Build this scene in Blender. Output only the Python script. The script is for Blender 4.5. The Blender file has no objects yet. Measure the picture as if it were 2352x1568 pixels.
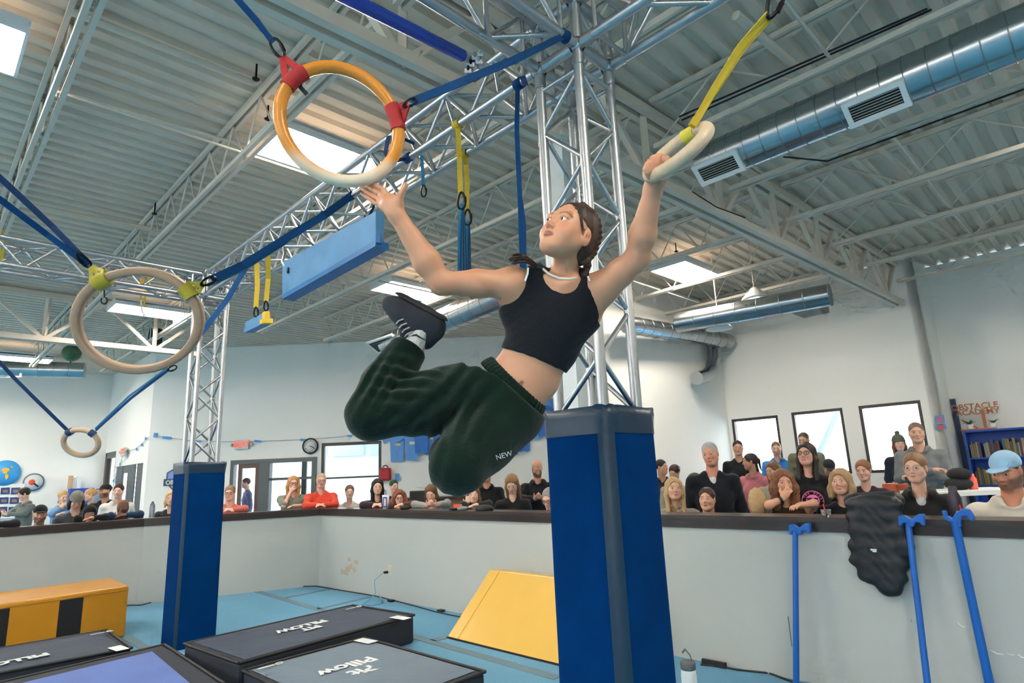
import bpy, bmesh, math, random
import numpy as np
from mathutils import Vector, Matrix
R0 = random.Random(7)
scene = bpy.context.scene
# ---------------------------------------------------------------- camera
F, CX, CY, HC = 1400.0, 1176.0, 784.0, 1.53
_s, _dist = .0424, 306.0
_n = np.array([-_s, -1.0]) / math.hypot(_s, 1); _dh = _dist / math.hypot(_s, 1)
_up = np.array([_n[0]*F*F/_dh, _n[1]*F*F/_dh, F]); _up /= np.linalg.norm(_up)
_z = np.array([0, 0, 1.0]); _fw = _z - _z.dot(_up)*_up; _fw /= np.linalg.norm(_fw)
RC = np.array([np.cross(_fw, _up), _fw, _up])            # camera -> world
CP = np.array([0, 0, HC])
cam_d = bpy.data.cameras.new('camera'); cam = bpy.data.objects.new('camera', cam_d)
scene.collection.objects.link(cam); scene.camera = cam
cam_d.sensor_width = 36; cam_d.lens = F/2352*36; cam_d.clip_end = 300; cam_d.clip_start = .05
_m = Matrix.Identity(4)
for i in range(3):
    _m[i][0] = RC[i][0]; _m[i][1] = -RC[i][1]; _m[i][2] = -RC[i][2]; _m[i][3] = CP[i]
cam.matrix_world = _m
# ---------------------------------------------------------------- world and exposure
w = bpy.data.worlds.new('overcast_sky'); scene.world = w; w.use_nodes = True
w.node_tree.nodes['Background'].inputs[0].default_value = (.98, .98, .98, 1)
w.node_tree.nodes['Background'].inputs[1].default_value = 10.0
LAMP = 53.0
scene.view_settings.view_transform = 'Standard'; scene.view_settings.look = 'None'
scene.view_settings.exposure = 0.0; scene.view_settings.gamma = 1.0
scene.view_settings.use_curve_mapping = False
scene.cycles.use_denoising = True
scene.cycles.max_bounces = 6; scene.cycles.diffuse_bounces = 5; scene.cycles.glossy_bounces = 3; scene.cycles.use_light_tree = False
scene.cycles.use_adaptive_sampling = True; scene.cycles.adaptive_threshold = .17; scene.cycles.adaptive_min_samples = 10; scene.cycles.transparent_max_bounces = 6; scene.cycles.sample_clamp_indirect = 6
COL = scene.collection

def ray(x, y): return RC @ np.array([(x-CX)/F, (y-CY)/F, 1.0])
def PD(x, y, d): return Vector(CP + ray(x, y)*d)                 # depth along the lens axis
def PY(x, y, d): r = ray(x, y); return Vector(CP + r*(d/r[1]))   # distance ahead
def PZ(x, y, h): r = ray(x, y); return Vector(CP + r*((h-HC)/r[2]))  # height above floor
def PP(x, y, p, n):
    r = ray(x, y); n = np.array(n); return Vector(CP + r*(np.dot(np.array(p)-CP, n)/np.dot(r, n)))
Q = 2**-.5
AX = Vector((-Q, Q, 0)); BX = Vector((Q, Q, 0)); ZX = Vector((0, 0, 1))   # building axes
def UV(u, v, z=0): return BX*u + AX*v + ZX*z
# ---------------------------------------------------------------- materials
def lin(c):
    return tuple(((v/255)/12.92 if v/255 <= .04045 else ((v/255+.055)/1.055)**2.4) for v in c)
_mc = {}
def mat(name, col, rough=.6, metal=0, noise=0, scale=8, bump=0, bscale=60, emit=0, spec=.5, sheen=0, stretch=None, trans=0, alpha=1):
    if name in _mc: return _mc[name]
    m = bpy.data.materials.new(name); m.use_nodes = True; _mc[name] = m
    nt = m.node_tree; b = nt.nodes['Principled BSDF']
    c = lin(col) + (1,)
    b.inputs['Base Color'].default_value = c; b.inputs['Roughness'].default_value = rough
    b.inputs['Metallic'].default_value = metal; b.inputs['Specular IOR Level'].default_value = spec
    if sheen: b.inputs['Sheen Weight'].default_value = sheen; b.inputs['Sheen Roughness'].default_value = .5
    if trans: b.inputs['Transmission Weight'].default_value = trans
    if alpha < 1: b.inputs['Alpha'].default_value = alpha
    if emit: b.inputs['Emission Color'].default_value = c; b.inputs['Emission Strength'].default_value = emit
    if noise or bump:
        tc = nt.nodes.new('ShaderNodeTexCoord'); mp = nt.nodes.new('ShaderNodeMapping')
        nt.links.new(tc.outputs['Object'], mp.inputs[0])
        if stretch: mp.inputs['Scale'].default_value = stretch
    if noise:
        n = nt.nodes.new('ShaderNodeTexNoise'); n.inputs['Scale'].default_value = scale; n.inputs['Detail'].default_value = 5
        nt.links.new(mp.outputs[0], n.inputs['Vector'])
        mx = nt.nodes.new('ShaderNodeMix'); mx.data_type = 'RGBA'
        mx.inputs[6].default_value = tuple(v*(1-noise) for v in c[:3]) + (1,)
        mx.inputs[7].default_value = tuple(min(1, v*(1+noise)) for v in c[:3]) + (1,)
        nt.links.new(n.outputs[0], mx.inputs[0]); nt.links.new(mx.outputs[2], b.inputs['Base Color'])
    if bump:
        n2 = nt.nodes.new('ShaderNodeTexNoise'); n2.inputs['Scale'].default_value = bscale; n2.inputs['Detail'].default_value = 3
        nt.links.new(mp.outputs[0], n2.inputs['Vector'])
        bp = nt.nodes.new('ShaderNodeBump'); bp.inputs['Strength'].default_value = bump; bp.inputs['Distance'].default_value = .01
        nt.links.new(n2.outputs[0], bp.inputs['Height']); nt.links.new(bp.outputs[0], b.inputs['Normal'])
    return m
def cmat(name, rough=.5, sss=0, bump=0):                          # colour from the mesh's own colour attribute
    if name in _mc: return _mc[name]
    m = mat(name, (200, 200, 200), rough, bump=bump, bscale=400); nt = m.node_tree; b = nt.nodes['Principled BSDF']
    a = nt.nodes.new('ShaderNodeVertexColor'); a.layer_name = 'Col'
    nt.links.new(a.outputs[0], b.inputs['Base Color'])
    if sss:
        b.inputs['Subsurface Weight'].default_value = sss; b.inputs['Subsurface Radius'].default_value = (.012, .005, .003); b.inputs['Subsurface Scale'].default_value = 1
    return m
def band_metal(name, col, rough, axis_scale, strength):           # fine spiral seams on duct metal
    m = mat(name, col, rough, 1.0, noise=.12, scale=3)
    return m
WALL = mat('wall_paint', (240, 238, 232), .75, noise=.02, scale=1.3, bump=.05, bscale=90)
LOWWALL = mat('half_wall_paint', (178, 181, 177), .6, noise=.035, scale=1.6, bump=.06, bscale=70)
DECK = mat('painted_steel_deck', (216, 202, 184), .55, noise=.06, scale=2)
STEEL = mat('painted_joist_steel', (216, 204, 188), .5, noise=.05, scale=4)
WOODTRIM = mat('dark_stained_wood', (58, 46, 42), .28, noise=.25, scale=14, stretch=(1, 1, 1))
ALU = mat('truss_aluminium', (186, 188, 190), .38, 1.0, noise=.08, scale=9)
GALV = mat('galvanised_duct', (176, 182, 186), .24, 1.0, noise=.16, scale=3.5)
BLACK = mat('black_rubber', (22, 23, 26), .5)
DKMETAL = mat('black_steel', (30, 31, 34), .35, .8)
CARPET = mat('blue_carpet', (74, 146, 182), .95, noise=.1, scale=5, bump=.5, bscale=350, sheen=.2)
FRAME = mat('dark_bronze_frame', (62, 56, 52), .4, .3)
GFRAME = mat('grey_door_frame', (88, 92, 94), .45, .2)
WHITE = mat('white_paint', (228, 230, 228), .5)
# ---------------------------------------------------------------- mesh helpers
def link(o, parent=None):
    COL.objects.link(o)
    if parent: o.parent = parent
    return o
def tag(o, label=None, cat=None, group=None, kind=None):
    if label: o['label'] = label
    if cat: o['category'] = cat
    if group: o['group'] = group
    if kind: o['kind'] = kind
    return o
def thing(name, label, cat, loc=(0, 0, 0), group=None, rz=0, kind=None):
    o = bpy.data.objects.new(name, None); link(o); o.location = loc; o.rotation_euler = (0, 0, rz); o.empty_display_size = .1
    return tag(o, label, cat, group, kind)
def mesh(name, vs, fs, m, parent=None, smooth=False, loc=None):
    me = bpy.data.meshes.new(name); me.from_pydata([tuple(v) for v in vs], [], fs)
    for mm in (m if isinstance(m, (list, tuple)) else [m]): me.materials.append(mm)
    if smooth: me.polygons.foreach_set('use_smooth', [True]*len(me.polygons))
    o = bpy.data.objects.new(name, me); link(o, parent)
    if loc is not None: o.location = loc
    return o
def wmat(o):
    M = o.matrix_basis.copy()
    while o.parent: o = o.parent; M = o.matrix_basis @ M
    return M
class MB:
    """collects shapes into one mesh; world coordinates, re-centred on build"""
    def __init__(s): s.v = []; s.f = []; s.sm = []
    def add(s, vs, fs, smooth=False):
        k = len(s.v); s.v += [Vector(v) for v in vs]; s.f += [[i+k for i in f] for f in fs]; s.sm += [smooth]*len(fs); return s
    def box(s, c, ax, ay, az):                 # centre and three half-axes
        c, ax, ay, az = map(Vector, (c, ax, ay, az)); vs = []
        for sz in (-1, 1):
            for sx, sy in ((-1, -1), (1, -1), (1, 1), (-1, 1)): vs.append(c + ax*sx + ay*sy + az*sz)
        return s.add(vs, [(3, 2, 1, 0), (4, 5, 6, 7), (0, 1, 5, 4), (1, 2, 6, 5), (2, 3, 7, 6), (3, 0, 4, 7)])
    def hexa(s, b, t):                         # bottom and top quads
        return s.add(list(b)+list(t), [(3, 2, 1, 0), (4, 5, 6, 7), (0, 1, 5, 4), (1, 2, 6, 5), (2, 3, 7, 6), (3, 0, 4, 7)])
    def tube(s, pts, r, n=10, cap=True, closed=False):
        pts = [Vector(p) for p in pts]; N = len(pts); rs = r if isinstance(r, (list, tuple)) else [r]*N
        d0 = (pts[1]-pts[0]).normalized(); ref = Vector((0, 0, 1)) if abs(d0.z) < .9 else Vector((1, 0, 0))
        a = d0.cross(ref).normalized(); vs = []
        for i, p in enumerate(pts):
            if closed: d = (pts[(i+1) % N]-pts[i-1]).normalized()
            else: d = (pts[min(i+1, N-1)]-pts[max(i-1, 0)]).normalized()
            a = (a - d*a.dot(d)).normalized(); b = d.cross(a)
            for k in range(n):
                t = 2*math.pi*k/n; vs.append(p + (a*math.cos(t)+b*math.sin(t))*rs[i])
        fs = []
        for i in range(N if closed else N-1):
            j = (i+1) % N
            for k in range(n): fs.append((i*n+k, i*n+(k+1) % n, j*n+(k+1) % n, j*n+k))
        s.add(vs, fs, True)
        if cap and not closed: s.add(vs[:n], [tuple(range(n-1, -1, -1))]); s.add(vs[-n:], [tuple(range(n))])
        return s
    def ribbon(s, pts, wdt, thk, side, twist=None):
        """flat strap along pts; side = width direction"""
        pts = [Vector(p) for p in pts]; N = len(pts); vs = []
        for i, p in enumerate(pts):
            d = (pts[min(i+1, N-1)]-pts[max(i-1, 0)]).normalized(); sd = Vector(side)
            sd = (sd - d*sd.dot(d)).normalized(); nn = d.cross(sd)
            if twist: t = twist*i/(N-1); sd, nn = sd*math.cos(t)+nn*math.sin(t), nn*math.cos(t)-sd*math.sin(t)
            for a, b in ((-1, -1), (1, -1), (1, 1), (-1, 1)): vs.append(p + sd*(a*wdt/2) + nn*(b*thk/2))
        fs = [(3, 2, 1, 0), tuple(range(4*N-4, 4*N))]
        for i in range(N-1):
            for k in range(4): fs.append((i*4+k, i*4+(k+1) % 4, (i+1)*4+(k+1) % 4, (i+1)*4+k))
        return s.add(vs, fs)
    def lathe(s, prof, base, axis=(0, 0, 1), n=20, caps=(1, 1)):
        base = Vector(base); ax = Vector(axis).normalized(); ref = Vector((1, 0, 0)) if abs(ax.x) < .9 else Vector((0, 1, 0))
        a = ax.cross(ref).normalized(); b = ax.cross(a); vs = []
        for r, h in prof:
            for k in range(n): t = 2*math.pi*k/n; vs.append(base+ax*h+(a*math.cos(t)+b*math.sin(t))*r)
        fs = []
        for i in range(len(prof)-1):
            for k in range(n): fs.append((i*n+k, i*n+(k+1) % n, (i+1)*n+(k+1) % n, (i+1)*n+k))
        if caps[0]: fs.append(tuple(range(n-1, -1, -1)))
        if caps[1]: fs.append(tuple(range((len(prof)-1)*n, len(prof)*n)))
        return s.add(vs, fs, True)
    def ball(s, c, r, n=10, m=7, rot=None):
        c = Vector(c); r = (r, r, r) if isinstance(r, (int, float)) else r; vs = []; fs = []
        for i in range(m+1):
            th = math.pi*i/m
            for k in range(n):
                ph = 2*math.pi*k/n; v = Vector((r[0]*math.sin(th)*math.cos(ph), r[1]*math.sin(th)*math.sin(ph), r[2]*math.cos(th)))
                vs.append(c + (rot @ v if rot else v))
        for i in range(m):
            for k in range(n): fs.append((i*n+k, (i+1)*n+k, (i+1)*n+(k+1) % n, i*n+(k+1) % n))
        return s.add(vs, fs, True)
    def prism(s, poly, ext):                    # polygon (world pts) extruded by vector
        poly = [Vector(p) for p in poly]; n = len(poly); e = Vector(ext)
        return s.add(poly+[p+e for p in poly], [tuple(range(n-1, -1, -1)), tuple(range(n, 2*n))] + [(i, (i+1) % n, n+(i+1) % n, n+i) for i in range(n)])
    def build(s, name, m, parent=None, origin=None, bevel=0, kind=None):
        if origin is None:
            if parent is not None: origin = Vector((0, 0, 0))
            else:
                mn = [min(v[i] for v in s.v) for i in range(3)]; mx = [max(v[i] for v in s.v) for i in range(3)]
                origin = Vector(((mn[0]+mx[0])/2, (mn[1]+mx[1])/2, mn[2]))
        me = bpy.data.meshes.new(name); off = Vector(origin)
        pinv = None
        if parent is not None:
            pinv = wmat(parent).inverted()
            me.from_pydata([tuple(pinv @ v) for v in s.v], [], s.f)
        else: me.from_pydata([tuple(v-off) for v in s.v], [], s.f)
        for mm in (m if isinstance(m, (list, tuple)) else [m]): me.materials.append(mm)
        me.polygons.foreach_set('use_smooth', s.sm)
        o = bpy.data.objects.new(name, me); link(o, parent)
        if parent is None: o.location = off
        if bevel:
            md = o.modifiers.new('b', 'BEVEL'); md.width = bevel; md.segments = 2; md.limit_method = 'ANGLE'
        if kind: o['kind'] = kind
        return o
def shared_bar(name, me, parent, a, b):
    """one piece using shared unit mesh (along +z, length 1) stretched from a to b (world)"""
    a, b = Vector(a), Vector(b); d = b-a; o = bpy.data.objects.new(name, me); link(o, parent)
    q = d.to_track_quat('Z', 'Y'); M = Matrix.Translation(a) @ q.to_matrix().to_4x4() @ Matrix.Diagonal((1, 1, d.length, 1))
    o.matrix_basis = wmat(parent).inverted() @ M
    return o
def unit_tube(name, r, m, n=10):
    b = MB().tube([(0, 0, 0), (0, 0, 1)], r, n); me = bpy.data.meshes.new(name); me.from_pydata([tuple(v) for v in b.v], [], b.f)
    me.materials.append(m); me.polygons.foreach_set('use_smooth', b.sm); return me
def unit_box(name, wx, wy, m):
    b = MB().box((0, 0, .5), (wx/2, 0, 0), (0, wy/2, 0), (0, 0, .5)); me = bpy.data.meshes.new(name); me.from_pydata([tuple(v) for v in b.v], [], b.f)
    me.materials.append(m); return me
def text(body, m, parent, origin, xdir, ydir, size, name='lettering', depth=.001, bold=0, shear=0, spacing=1):
    """flat lettering as mesh; origin = centre, xdir = reading direction, ydir = up of letters"""
    cu = bpy.data.curves.new('t', 'FONT'); cu.body = body; cu.align_x = 'CENTER'; cu.align_y = 'CENTER'; cu.size = size
    cu.extrude = depth; cu.offset = bold; cu.shear = shear; cu.space_character = spacing; cu.resolution_u = 3
    t = bpy.data.objects.new('t', cu); COL.objects.link(t); bpy.context.view_layer.update()
    dg = bpy.context.evaluated_depsgraph_get(); me = bpy.data.meshes.new_from_object(t.evaluated_get(dg))
    bpy.data.objects.remove(t); bpy.data.curves.remove(cu)
    me.materials.clear(); me.materials.append(m)
    x = Vector(xdir).normalized(); y = Vector(ydir); y = (y - x*y.dot(x)).normalized(); z = x.cross(y)
    M = Matrix.Identity(4)
    for i in range(3): M[i][0] = x[i]; M[i][1] = y[i]; M[i][2] = z[i]; M[i][3] = origin[i]
    o = bpy.data.objects.new(name, me); link(o, parent)
    o.matrix_basis = (wmat(parent).inverted() @ M) if parent else M
    return o
def lerp(a, b, t): return Vector(a)*(1-t) + Vector(b)*t
def sag(a, b, n=10, drop=0): return [lerp(a, b, i/n) - ZX*drop*4*(i/n)*(1-i/n) for i in range(n+1)]
# ================================================================ THE SETTING
def wallseg(name, a, b, z0, z1, m=WALL, thick=.15, holes=(), out=None):
    """wall from a to b (xy), holes = (s0,s1,z0,z1) along the wall; thickness away from the room side"""
    a, b = Vector((a[0], a[1], 0)), Vector((b[0], b[1], 0)); d = (b-a); L = d.length; d.normalize(); n = d.cross(ZX) if out is None else Vector(out)
    ss = sorted({0, L, *[h[0] for h in holes], *[h[1] for h in holes]}); zs = sorted({z0, z1, *[h[2] for h in holes], *[h[3] for h in holes]})
    mb = MB()
    for i in range(len(ss)-1):
        for j in range(len(zs)-1):
            sc, zc = (ss[i]+ss[i+1])/2, (zs[j]+zs[j+1])/2
            if any(h[0] < sc < h[1] and h[2] < zc < h[3] for h in holes): continue
            p, q = a+d*ss[i], a+d*ss[i+1]
            mb.hexa([p+ZX*zs[j], q+ZX*zs[j], q+n*thick+ZX*zs[j], p+n*thick+ZX*zs[j]], [p+ZX*zs[j+1], q+ZX*zs[j+1], q+n*thick+ZX*zs[j+1], p+n*thick+ZX*zs[j+1]])
    return tag(mb.build(name, m), kind='structure')
ZD = 4.92                                                   # underside of the roof deck
# floor
fl = MB().box((-2, 8, -.05), (20, 0, 0), (0, 20, 0), (0, 0, .05)).build('floor', CARPET); tag(fl, kind='structure')
TAPE = mat('grey_floor_tape', (98, 124, 138), .8, noise=.1)
for p in [((560, 1349), (731, 1399), 11), ((731, 1399), (1281, 1557), 11), ((648, 1374), (761, 1352), 6), ((728, 1399), (853, 1370), 6), ((993, 1471), (1028, 1462), 10), ((290, 1462), (345, 1495), 14)]:
    a, b = PZ(*p[0], 0), PZ(*p[1], 0); sd = (b-a).cross(ZX).normalized()*(.05 if p[2] > 8 else .03)
    MB().box((a+b)/2+ZX*.002, (b-a)/2, sd, (0, 0, .002)).build('floor_tape', TAPE, fl)
# outer walls (xy corners, anticlockwise views from inside)
C1 = Vector((4.38, 12.66, 0)); C2 = Vector((6.97, 10.07, 0)); KX, KY = 1.2, 9.7
YE, XE0 = 14.8, -8.85                                       # exit wall plane
WU = [PP(x, 1000, C1, (1, 1, 0)) for x in (1682, 1795, 1822, 1944, 1979, 2124)]
def su(x): return (PP(x, 1000, C1, (1, 1, 0)) - C1).xy.length
wins = [(su(1684), su(1792), 1.3, 2.45), (su(1824), su(1944), 1.3, 2.47), (su(1982), su(2128), 1.3, 2.47)]
# the window openings are sheared by the lens only; tops measured level at 2.45 m
wallseg('wall_right', C1, C2, 0, ZD, holes=wins, out=BX)
C3 = C2 + BX*.9
wallseg('wall_right_return', C2, C3, 0, ZD, out=AX)
C4 = UV(C3.dot(BX), -9); wallseg('wall_bookcase', C3, C4, 0, ZD, out=BX)
wallseg('wall_back_right', (KX, KY), C1, 0, ZD, out=AX)
wallseg('wall_back_return', (KX, YE), (KX, KY), 0, ZD, out=(1, 0, 0))
def se(x, y=1050): return PY(x, y, YE).x - XE0
def ze(x, y): return PY(x, y, YE).z
d_t, w_t = ze(630, 1053), ze(800, 1015)
exit_holes = [(se(532), se(728), .0, d_t), (se(738), se(876), .35, w_t)]
wallseg('wall_exit', (XE0, YE), (KX, YE), 0, ZD, holes=exit_holes, out=(0, 1, 0))
L0 = Vector((XE0, YE, 0)); L1 = Vector((-11.9, 17.85, 0))
def sl(x): return (PP(x, 1100, L0, (1, 1, 0)) - L0).xy.length
lz = lambda x, y: PP(x, y, L0, (1, 1, 0)).z
wallseg('wall_side_door', L0, L1, 0, ZD, holes=[(sl(326), sl(262), 0, lz(300, 1067)), (sl(261), sl(232), .3, lz(246, 1040))], out=BX)
L2 = L1 - BX*16; wallseg('wall_left', L2, L1, 0, ZD, out=AX)
L3 = UV(L2.dot(BX), -9); wallseg('wall_far_left', L3, L2, 0, ZD, out=-BX); wallseg('wall_rear', C4, L3, 0, ZD, out=-AX)
# roof deck with real ribs, running along BX
mb = MB(); v = -9.5; vs = []; prof = []
while v < 22:
    prof += [(v, 0), (v+.085, 0), (v+.105, .045), (v+.175, .045)]; v += .195
u0, u1 = -8, 14.5
for (pv, pz) in prof: vs += [UV(u0, pv, ZD+pz), UV(u1, pv, ZD+pz)]
mb.add(vs, [(2*i, 2*i+1, 2*i+3, 2*i+2) for i in range(len(prof)-1)])
tag(mb.build('ceiling', DECK), kind='structure')
tag(MB().box(UV(3, 6, ZD+.25), BX*13, AX*17, ZX*.05).build('roof_cover', DECK), kind='structure')
# half wall: three runs with a dark wooden cap
HW, LZ = .16, 1.14
hp = [Vector((-7.7, 6.95, 0)), Vector((-5.31, 8.93, 0)), Vector((-3.12, 9.9, 0)), Vector((6.9, -.1, 0))]
nn = [ (hp[i+1]-hp[i]).normalized() for i in range(3)]; no = [Vector((-d.y, d.x, 0)) for d in nn]  # away from camera
def off(i, t):      # mitred offset of point i by t outwards
    if i == 0: return hp[0]+no[0]*t
    if i == 3: return hp[3]+no[2]*t
    b = (no[i-1]+no[i]).normalized(); return hp[i]+b*(t/b.dot(no[i]))
for i, nm in enumerate(('left', 'centre', 'right')):
    mb = MB(); q = [off(i, 0), off(i+1, 0), off(i+1, HW), off(i, HW)]; mb.hexa(q, [p+ZX*(LZ-.07) for p in q])
    tag(mb.build('wall_half_'+nm, LOWWALL), kind='structure')
    mb = MB()
    for lo, hi, t0, t1 in ((LZ-.035, LZ, -.05, HW+.1), (LZ-.07, LZ-.035, -.03, HW+.04), (LZ-.105, LZ-.0705, -.018, -.0005)):
        q = [off(i, t0), off(i+1, t0), off(i+1, t1), off(i, t1)]; mb.hexa([p+ZX*lo for p in q], [p+ZX*hi for p in q])
    tag(mb.build('trim_%d' % (i+1), WOODTRIM), kind='structure')
CAPIN, CAPOUT = -.05, HW+.1
# wear marks on the half wall: scuffed-off paint patches and a pencil scratch
SCUFF = mat('bare_plaster_patch', (176, 160, 142), .9)
def onhalf(x, y, e=-.002): return PP(x, y, hp[2], tuple(no[2])) + no[2]*e
SCR = [(786, 1312, 5, 9), (792, 1314, 5, 7), (800, 1306, 8, 10), (806, 1300, 5, 8), (814, 1307, 5, 9), (802, 1284, 5, 6), (818, 1291, 6, 6), (797, 1318, 4, 4)]
for x, y, a, b in SCR:
    pts = []
    for k in range(7):
        t = 2*math.pi*k/7; rr = R0.uniform(.6, 1.1); pts.append(onhalf(x+a*rr*math.cos(t), y+b*rr*math.sin(t)))
    MB().prism(pts, no[2]*.004).build('bare_patch', SCUFF, bpy.data.objects['wall_half_right'])
MB().tube([onhalf(1810, 1415), onhalf(1819, 1484)], .003, 5).build('scratch', mat('dark_scratch', (110, 110, 108)), bpy.data.objects['wall_half_right'])
for x, y, x2, y2 in ((2275, 1493, 2305, 1503), (2312, 1498, 2330, 1503), (2200, 1428, 2216, 1440), (2338, 1502, 2352, 1510), (2090, 1420, 2094, 1425)):
    MB().tube([onhalf(x, y), onhalf((x+x2)/2, (y+y2)/2+3), onhalf(x2, y2)], .004, 5).build('paint_chip', WHITE, bpy.data.objects['wall_half_right'])
# windows in the right wall
GLASS = mat('window_glass', (235, 240, 242), .03, trans=1.0, spec=.5)
GLASS.node_tree.nodes['Principled BSDF'].inputs['IOR'].default_value = 1.02
def window(n, a, d, out, s0, s1, z0, z1, fw, m, mull=(), rails=(), label=None):
    root = thing('window_%d' % n, None, None, a+d*s0+ZX*z0, kind='structure'); P = lambda s, z, o=0: a+d*s+ZX*z+out*o
    def bar(sa, sb, za, zb, nm='window_frame'):
        MB().box(P((sa+sb)/2, (za+zb)/2, .06), d*((sb-sa)/2), out*.05, ZX*((zb-za)/2)).build(nm, m, root)
    bar(s0, s0+fw, z0, z1); bar(s1-fw, s1, z0, z1); bar(s0+fw, s1-fw, z1-fw, z1); bar(s0+fw, s1-fw, z0, z0+fw)
    for q in mull: bar(q-fw*.4, q+fw*.4, z0+fw, z1-fw, 'mullion')
    for q in rails: bar(s0+fw, s1-fw, q-.02, q+.02, 'glazing_bar')
    MB().box(P((s0+s1)/2, (z0+z1)/2, .07), d*((s1-s0)/2-fw), out*.004, ZX*((z1-z0)/2-fw)).build('pane', GLASS, root)
    return root
dR = (C2-C1).normalized()
for i, hld in enumerate(wins): window(i+1, C1, dR, BX, *hld, .05, FRAME)
ex = Vector((1, 0, 0)); ey = Vector((0, 1, 0)); ea = Vector((XE0, YE, 0))
h = exit_holes[1]; window(4, ea, ex, ey, *h, .07, FRAME, rails=(ze(800, 1096),))
# the glazed entrance: frame with open brown door leaf, sidelight
h = exit_holes[0]; dr = thing('door_1', None, None, ea+ex*h[0], kind='structure')
P = lambda s, z, o=0: ea+ex*s+ZX*z+ey*o
sm0, sm1 = se(598), se(622)
for sa, sb, za, zb in ((h[0], h[1], d_t-.1, d_t), (sm0, sm1, 0, d_t-.1), (h[1]-.11, h[1], 0, d_t-.1), (h[0], h[0]+.08, 0, d_t-.1)):
    MB().box(P((sa+sb)/2, (za+zb)/2, .05), ex*((sb-sa)/2), ey*.09, ZX*((zb-za)/2)).build('door_frame', GFRAME, dr)
MB().box(P((sm1+h[1]-.11)/2, d_t/2, .06), ex*((h[1]-.11-sm1)/2), ey*.004, ZX*(d_t/2-.1)).build('sidelight_pane', GLASS, dr)
zr = ze(680, 1098); MB().box(P((sm1+h[1]-.11)/2, zr, .06), ex*((h[1]-.11-sm1)/2), ey*.02, ZX*.03).build('glazing_bar', GFRAME, dr)
sx = se(684); MB().box(P(sx, d_t/2, .5), ex*.06, ey*.03, ZX*(d_t/2)).build('outer_post', GFRAME, dr)
BROWN = mat('brown_door_wood', (92, 62, 50), .4, noise=.2, scale=9)
lf = bpy.data.objects.new('door_leaf', None); link(lf, dr)
s0, s1, zt = se(549), se(597), ze(575, 1062)
for sa, sb, za, zb in ((s0, s0+.09, 0, zt), (s1-.09, s1, 0, zt), (s0+.09, s1-.09, zt-.13, zt), (s0+.09, s1-.09, 0, .25)):
    MB().box(P((sa+sb)/2, (za+zb)/2, .02), ex*((sb-sa)/2), ey*.025, ZX*((zb-za)/2)).build('leaf_rail', BROWN, lf)
MB().box(P((s0+s1)/2, zt/2+.06, .02), ex*((s1-s0)/2-.09), ey*.004, ZX*(zt/2-.19)).build('leaf_pane', GLASS, lf)
# side doors on the far left (dark metal, glazed)
dl = (L1-L0).normalized()
for k, (xa, xb, yt) in enumerate(((326, 309, 1063), (304, 278, 1068), (276, 263, 1072))):
    sa, sb = sl(xa), sl(xb); z1 = lz((xa+xb)/2, yt)
    r = thing('door_%d' % (k+2), None, None, L0+dl*sa, kind='structure')
    c = lambda s, z: L0+dl*s+ZX*z+BX*.05
    MB().box(c((sa+sb)/2, z1/2), dl*((sb-sa)/2), BX*.02, ZX*(z1/2)).build('door_panel', GFRAME, r)
    if k == 1: MB().box(c(sl(285), z1*.55)-BX*.023, dl*.16, BX*.003, ZX*(z1*.36)).build('door_pane', mat('glowing_door_glass', (228, 236, 240), .2, emit=.9), r)  # pane glows by itself; its brightness is put into the material
r = thing('window_5', None, None, L0+dl*sl(261)+ZX*.3, kind='structure')
c = lambda s, z: L0+dl*s+ZX*z+BX*.06
z1 = lz(246, 1040); sa, sb = sl(261), sl(232)
for a_, b_ in ((sa, sa+.1), (sb-.45, sb)): MB().box(c((a_+b_)/2, (z1+.3)/2), dl*((b_-a_)/2), BX*.05, ZX*((z1-.3)/2)).build('window_frame', FRAME, r)
MB().box(c((sa+sb)/2, z1-.08), dl*((sb-sa)/2), BX*.05, ZX*.08).build('window_frame', GFRAME, r)
MB().box(c((sa+sb)/2, (z1+.3)/2), dl*((sb-sa)/2), BX*.004, ZX*((z1-.3)/2)).build('pane', GLASS, r)
# outside: pale pavement, a low white building with a band of windows, a bare pale tree and a leaning pole
SNOW = mat('pale_concrete_outside', (225, 228, 232), .9)
tag(MB().box((0, 40, -.2), (70, 0, 0), (0, 24.9, 0), (0, 0, .05)).build('ground_outside', SNOW), kind='structure')
bl = thing('neighbour_building', 'pale building with a band of windows across the lot outside', 'building', (-8, 26, 0))
MB().box((-7, 28, 2.3), (9, 0, 0), (0, 1.5, 0), (0, 0, 2.4)).build('facade', mat('pale_render', (226, 230, 233), .8), bl)
for k in range(7): MB().box((-12+k*1.6, 26.47, 3.05), (.66, 0, 0), (0, .04, 0), (0, 0, .45)).build('window', mat('pale_far_glass', (178, 190, 198), .2), bl)
MB().box((-7, 26.45, 3.75), (9, 0, 0), (0, .08, 0), (0, 0, .12)).build('fascia', WHITE, bl)
pa, pb = PY(1868, 1120, 16), PY(1930, 945, 16)
tag(MB().tube([Vector((pa.x-.9, pa.y, -.15)), pb+(pb-pa)*.4], .09, 8).build('leaning_post', mat('pale_grey_post', (150, 158, 165), .7)), 'leaning pale grey post outside the middle of the right-hand windows', 'post')
pa = PY(1822, 1120, 15); tag(MB().tube([Vector((pa.x, pa.y, -.15)), Vector((pa.x, pa.y, 4))], .11, 8).build('upright_post', mat('pale_grey_post', (150, 158, 165), .7)), 'upright pale grey post outside at the edge of the middle right window', 'post')
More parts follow.
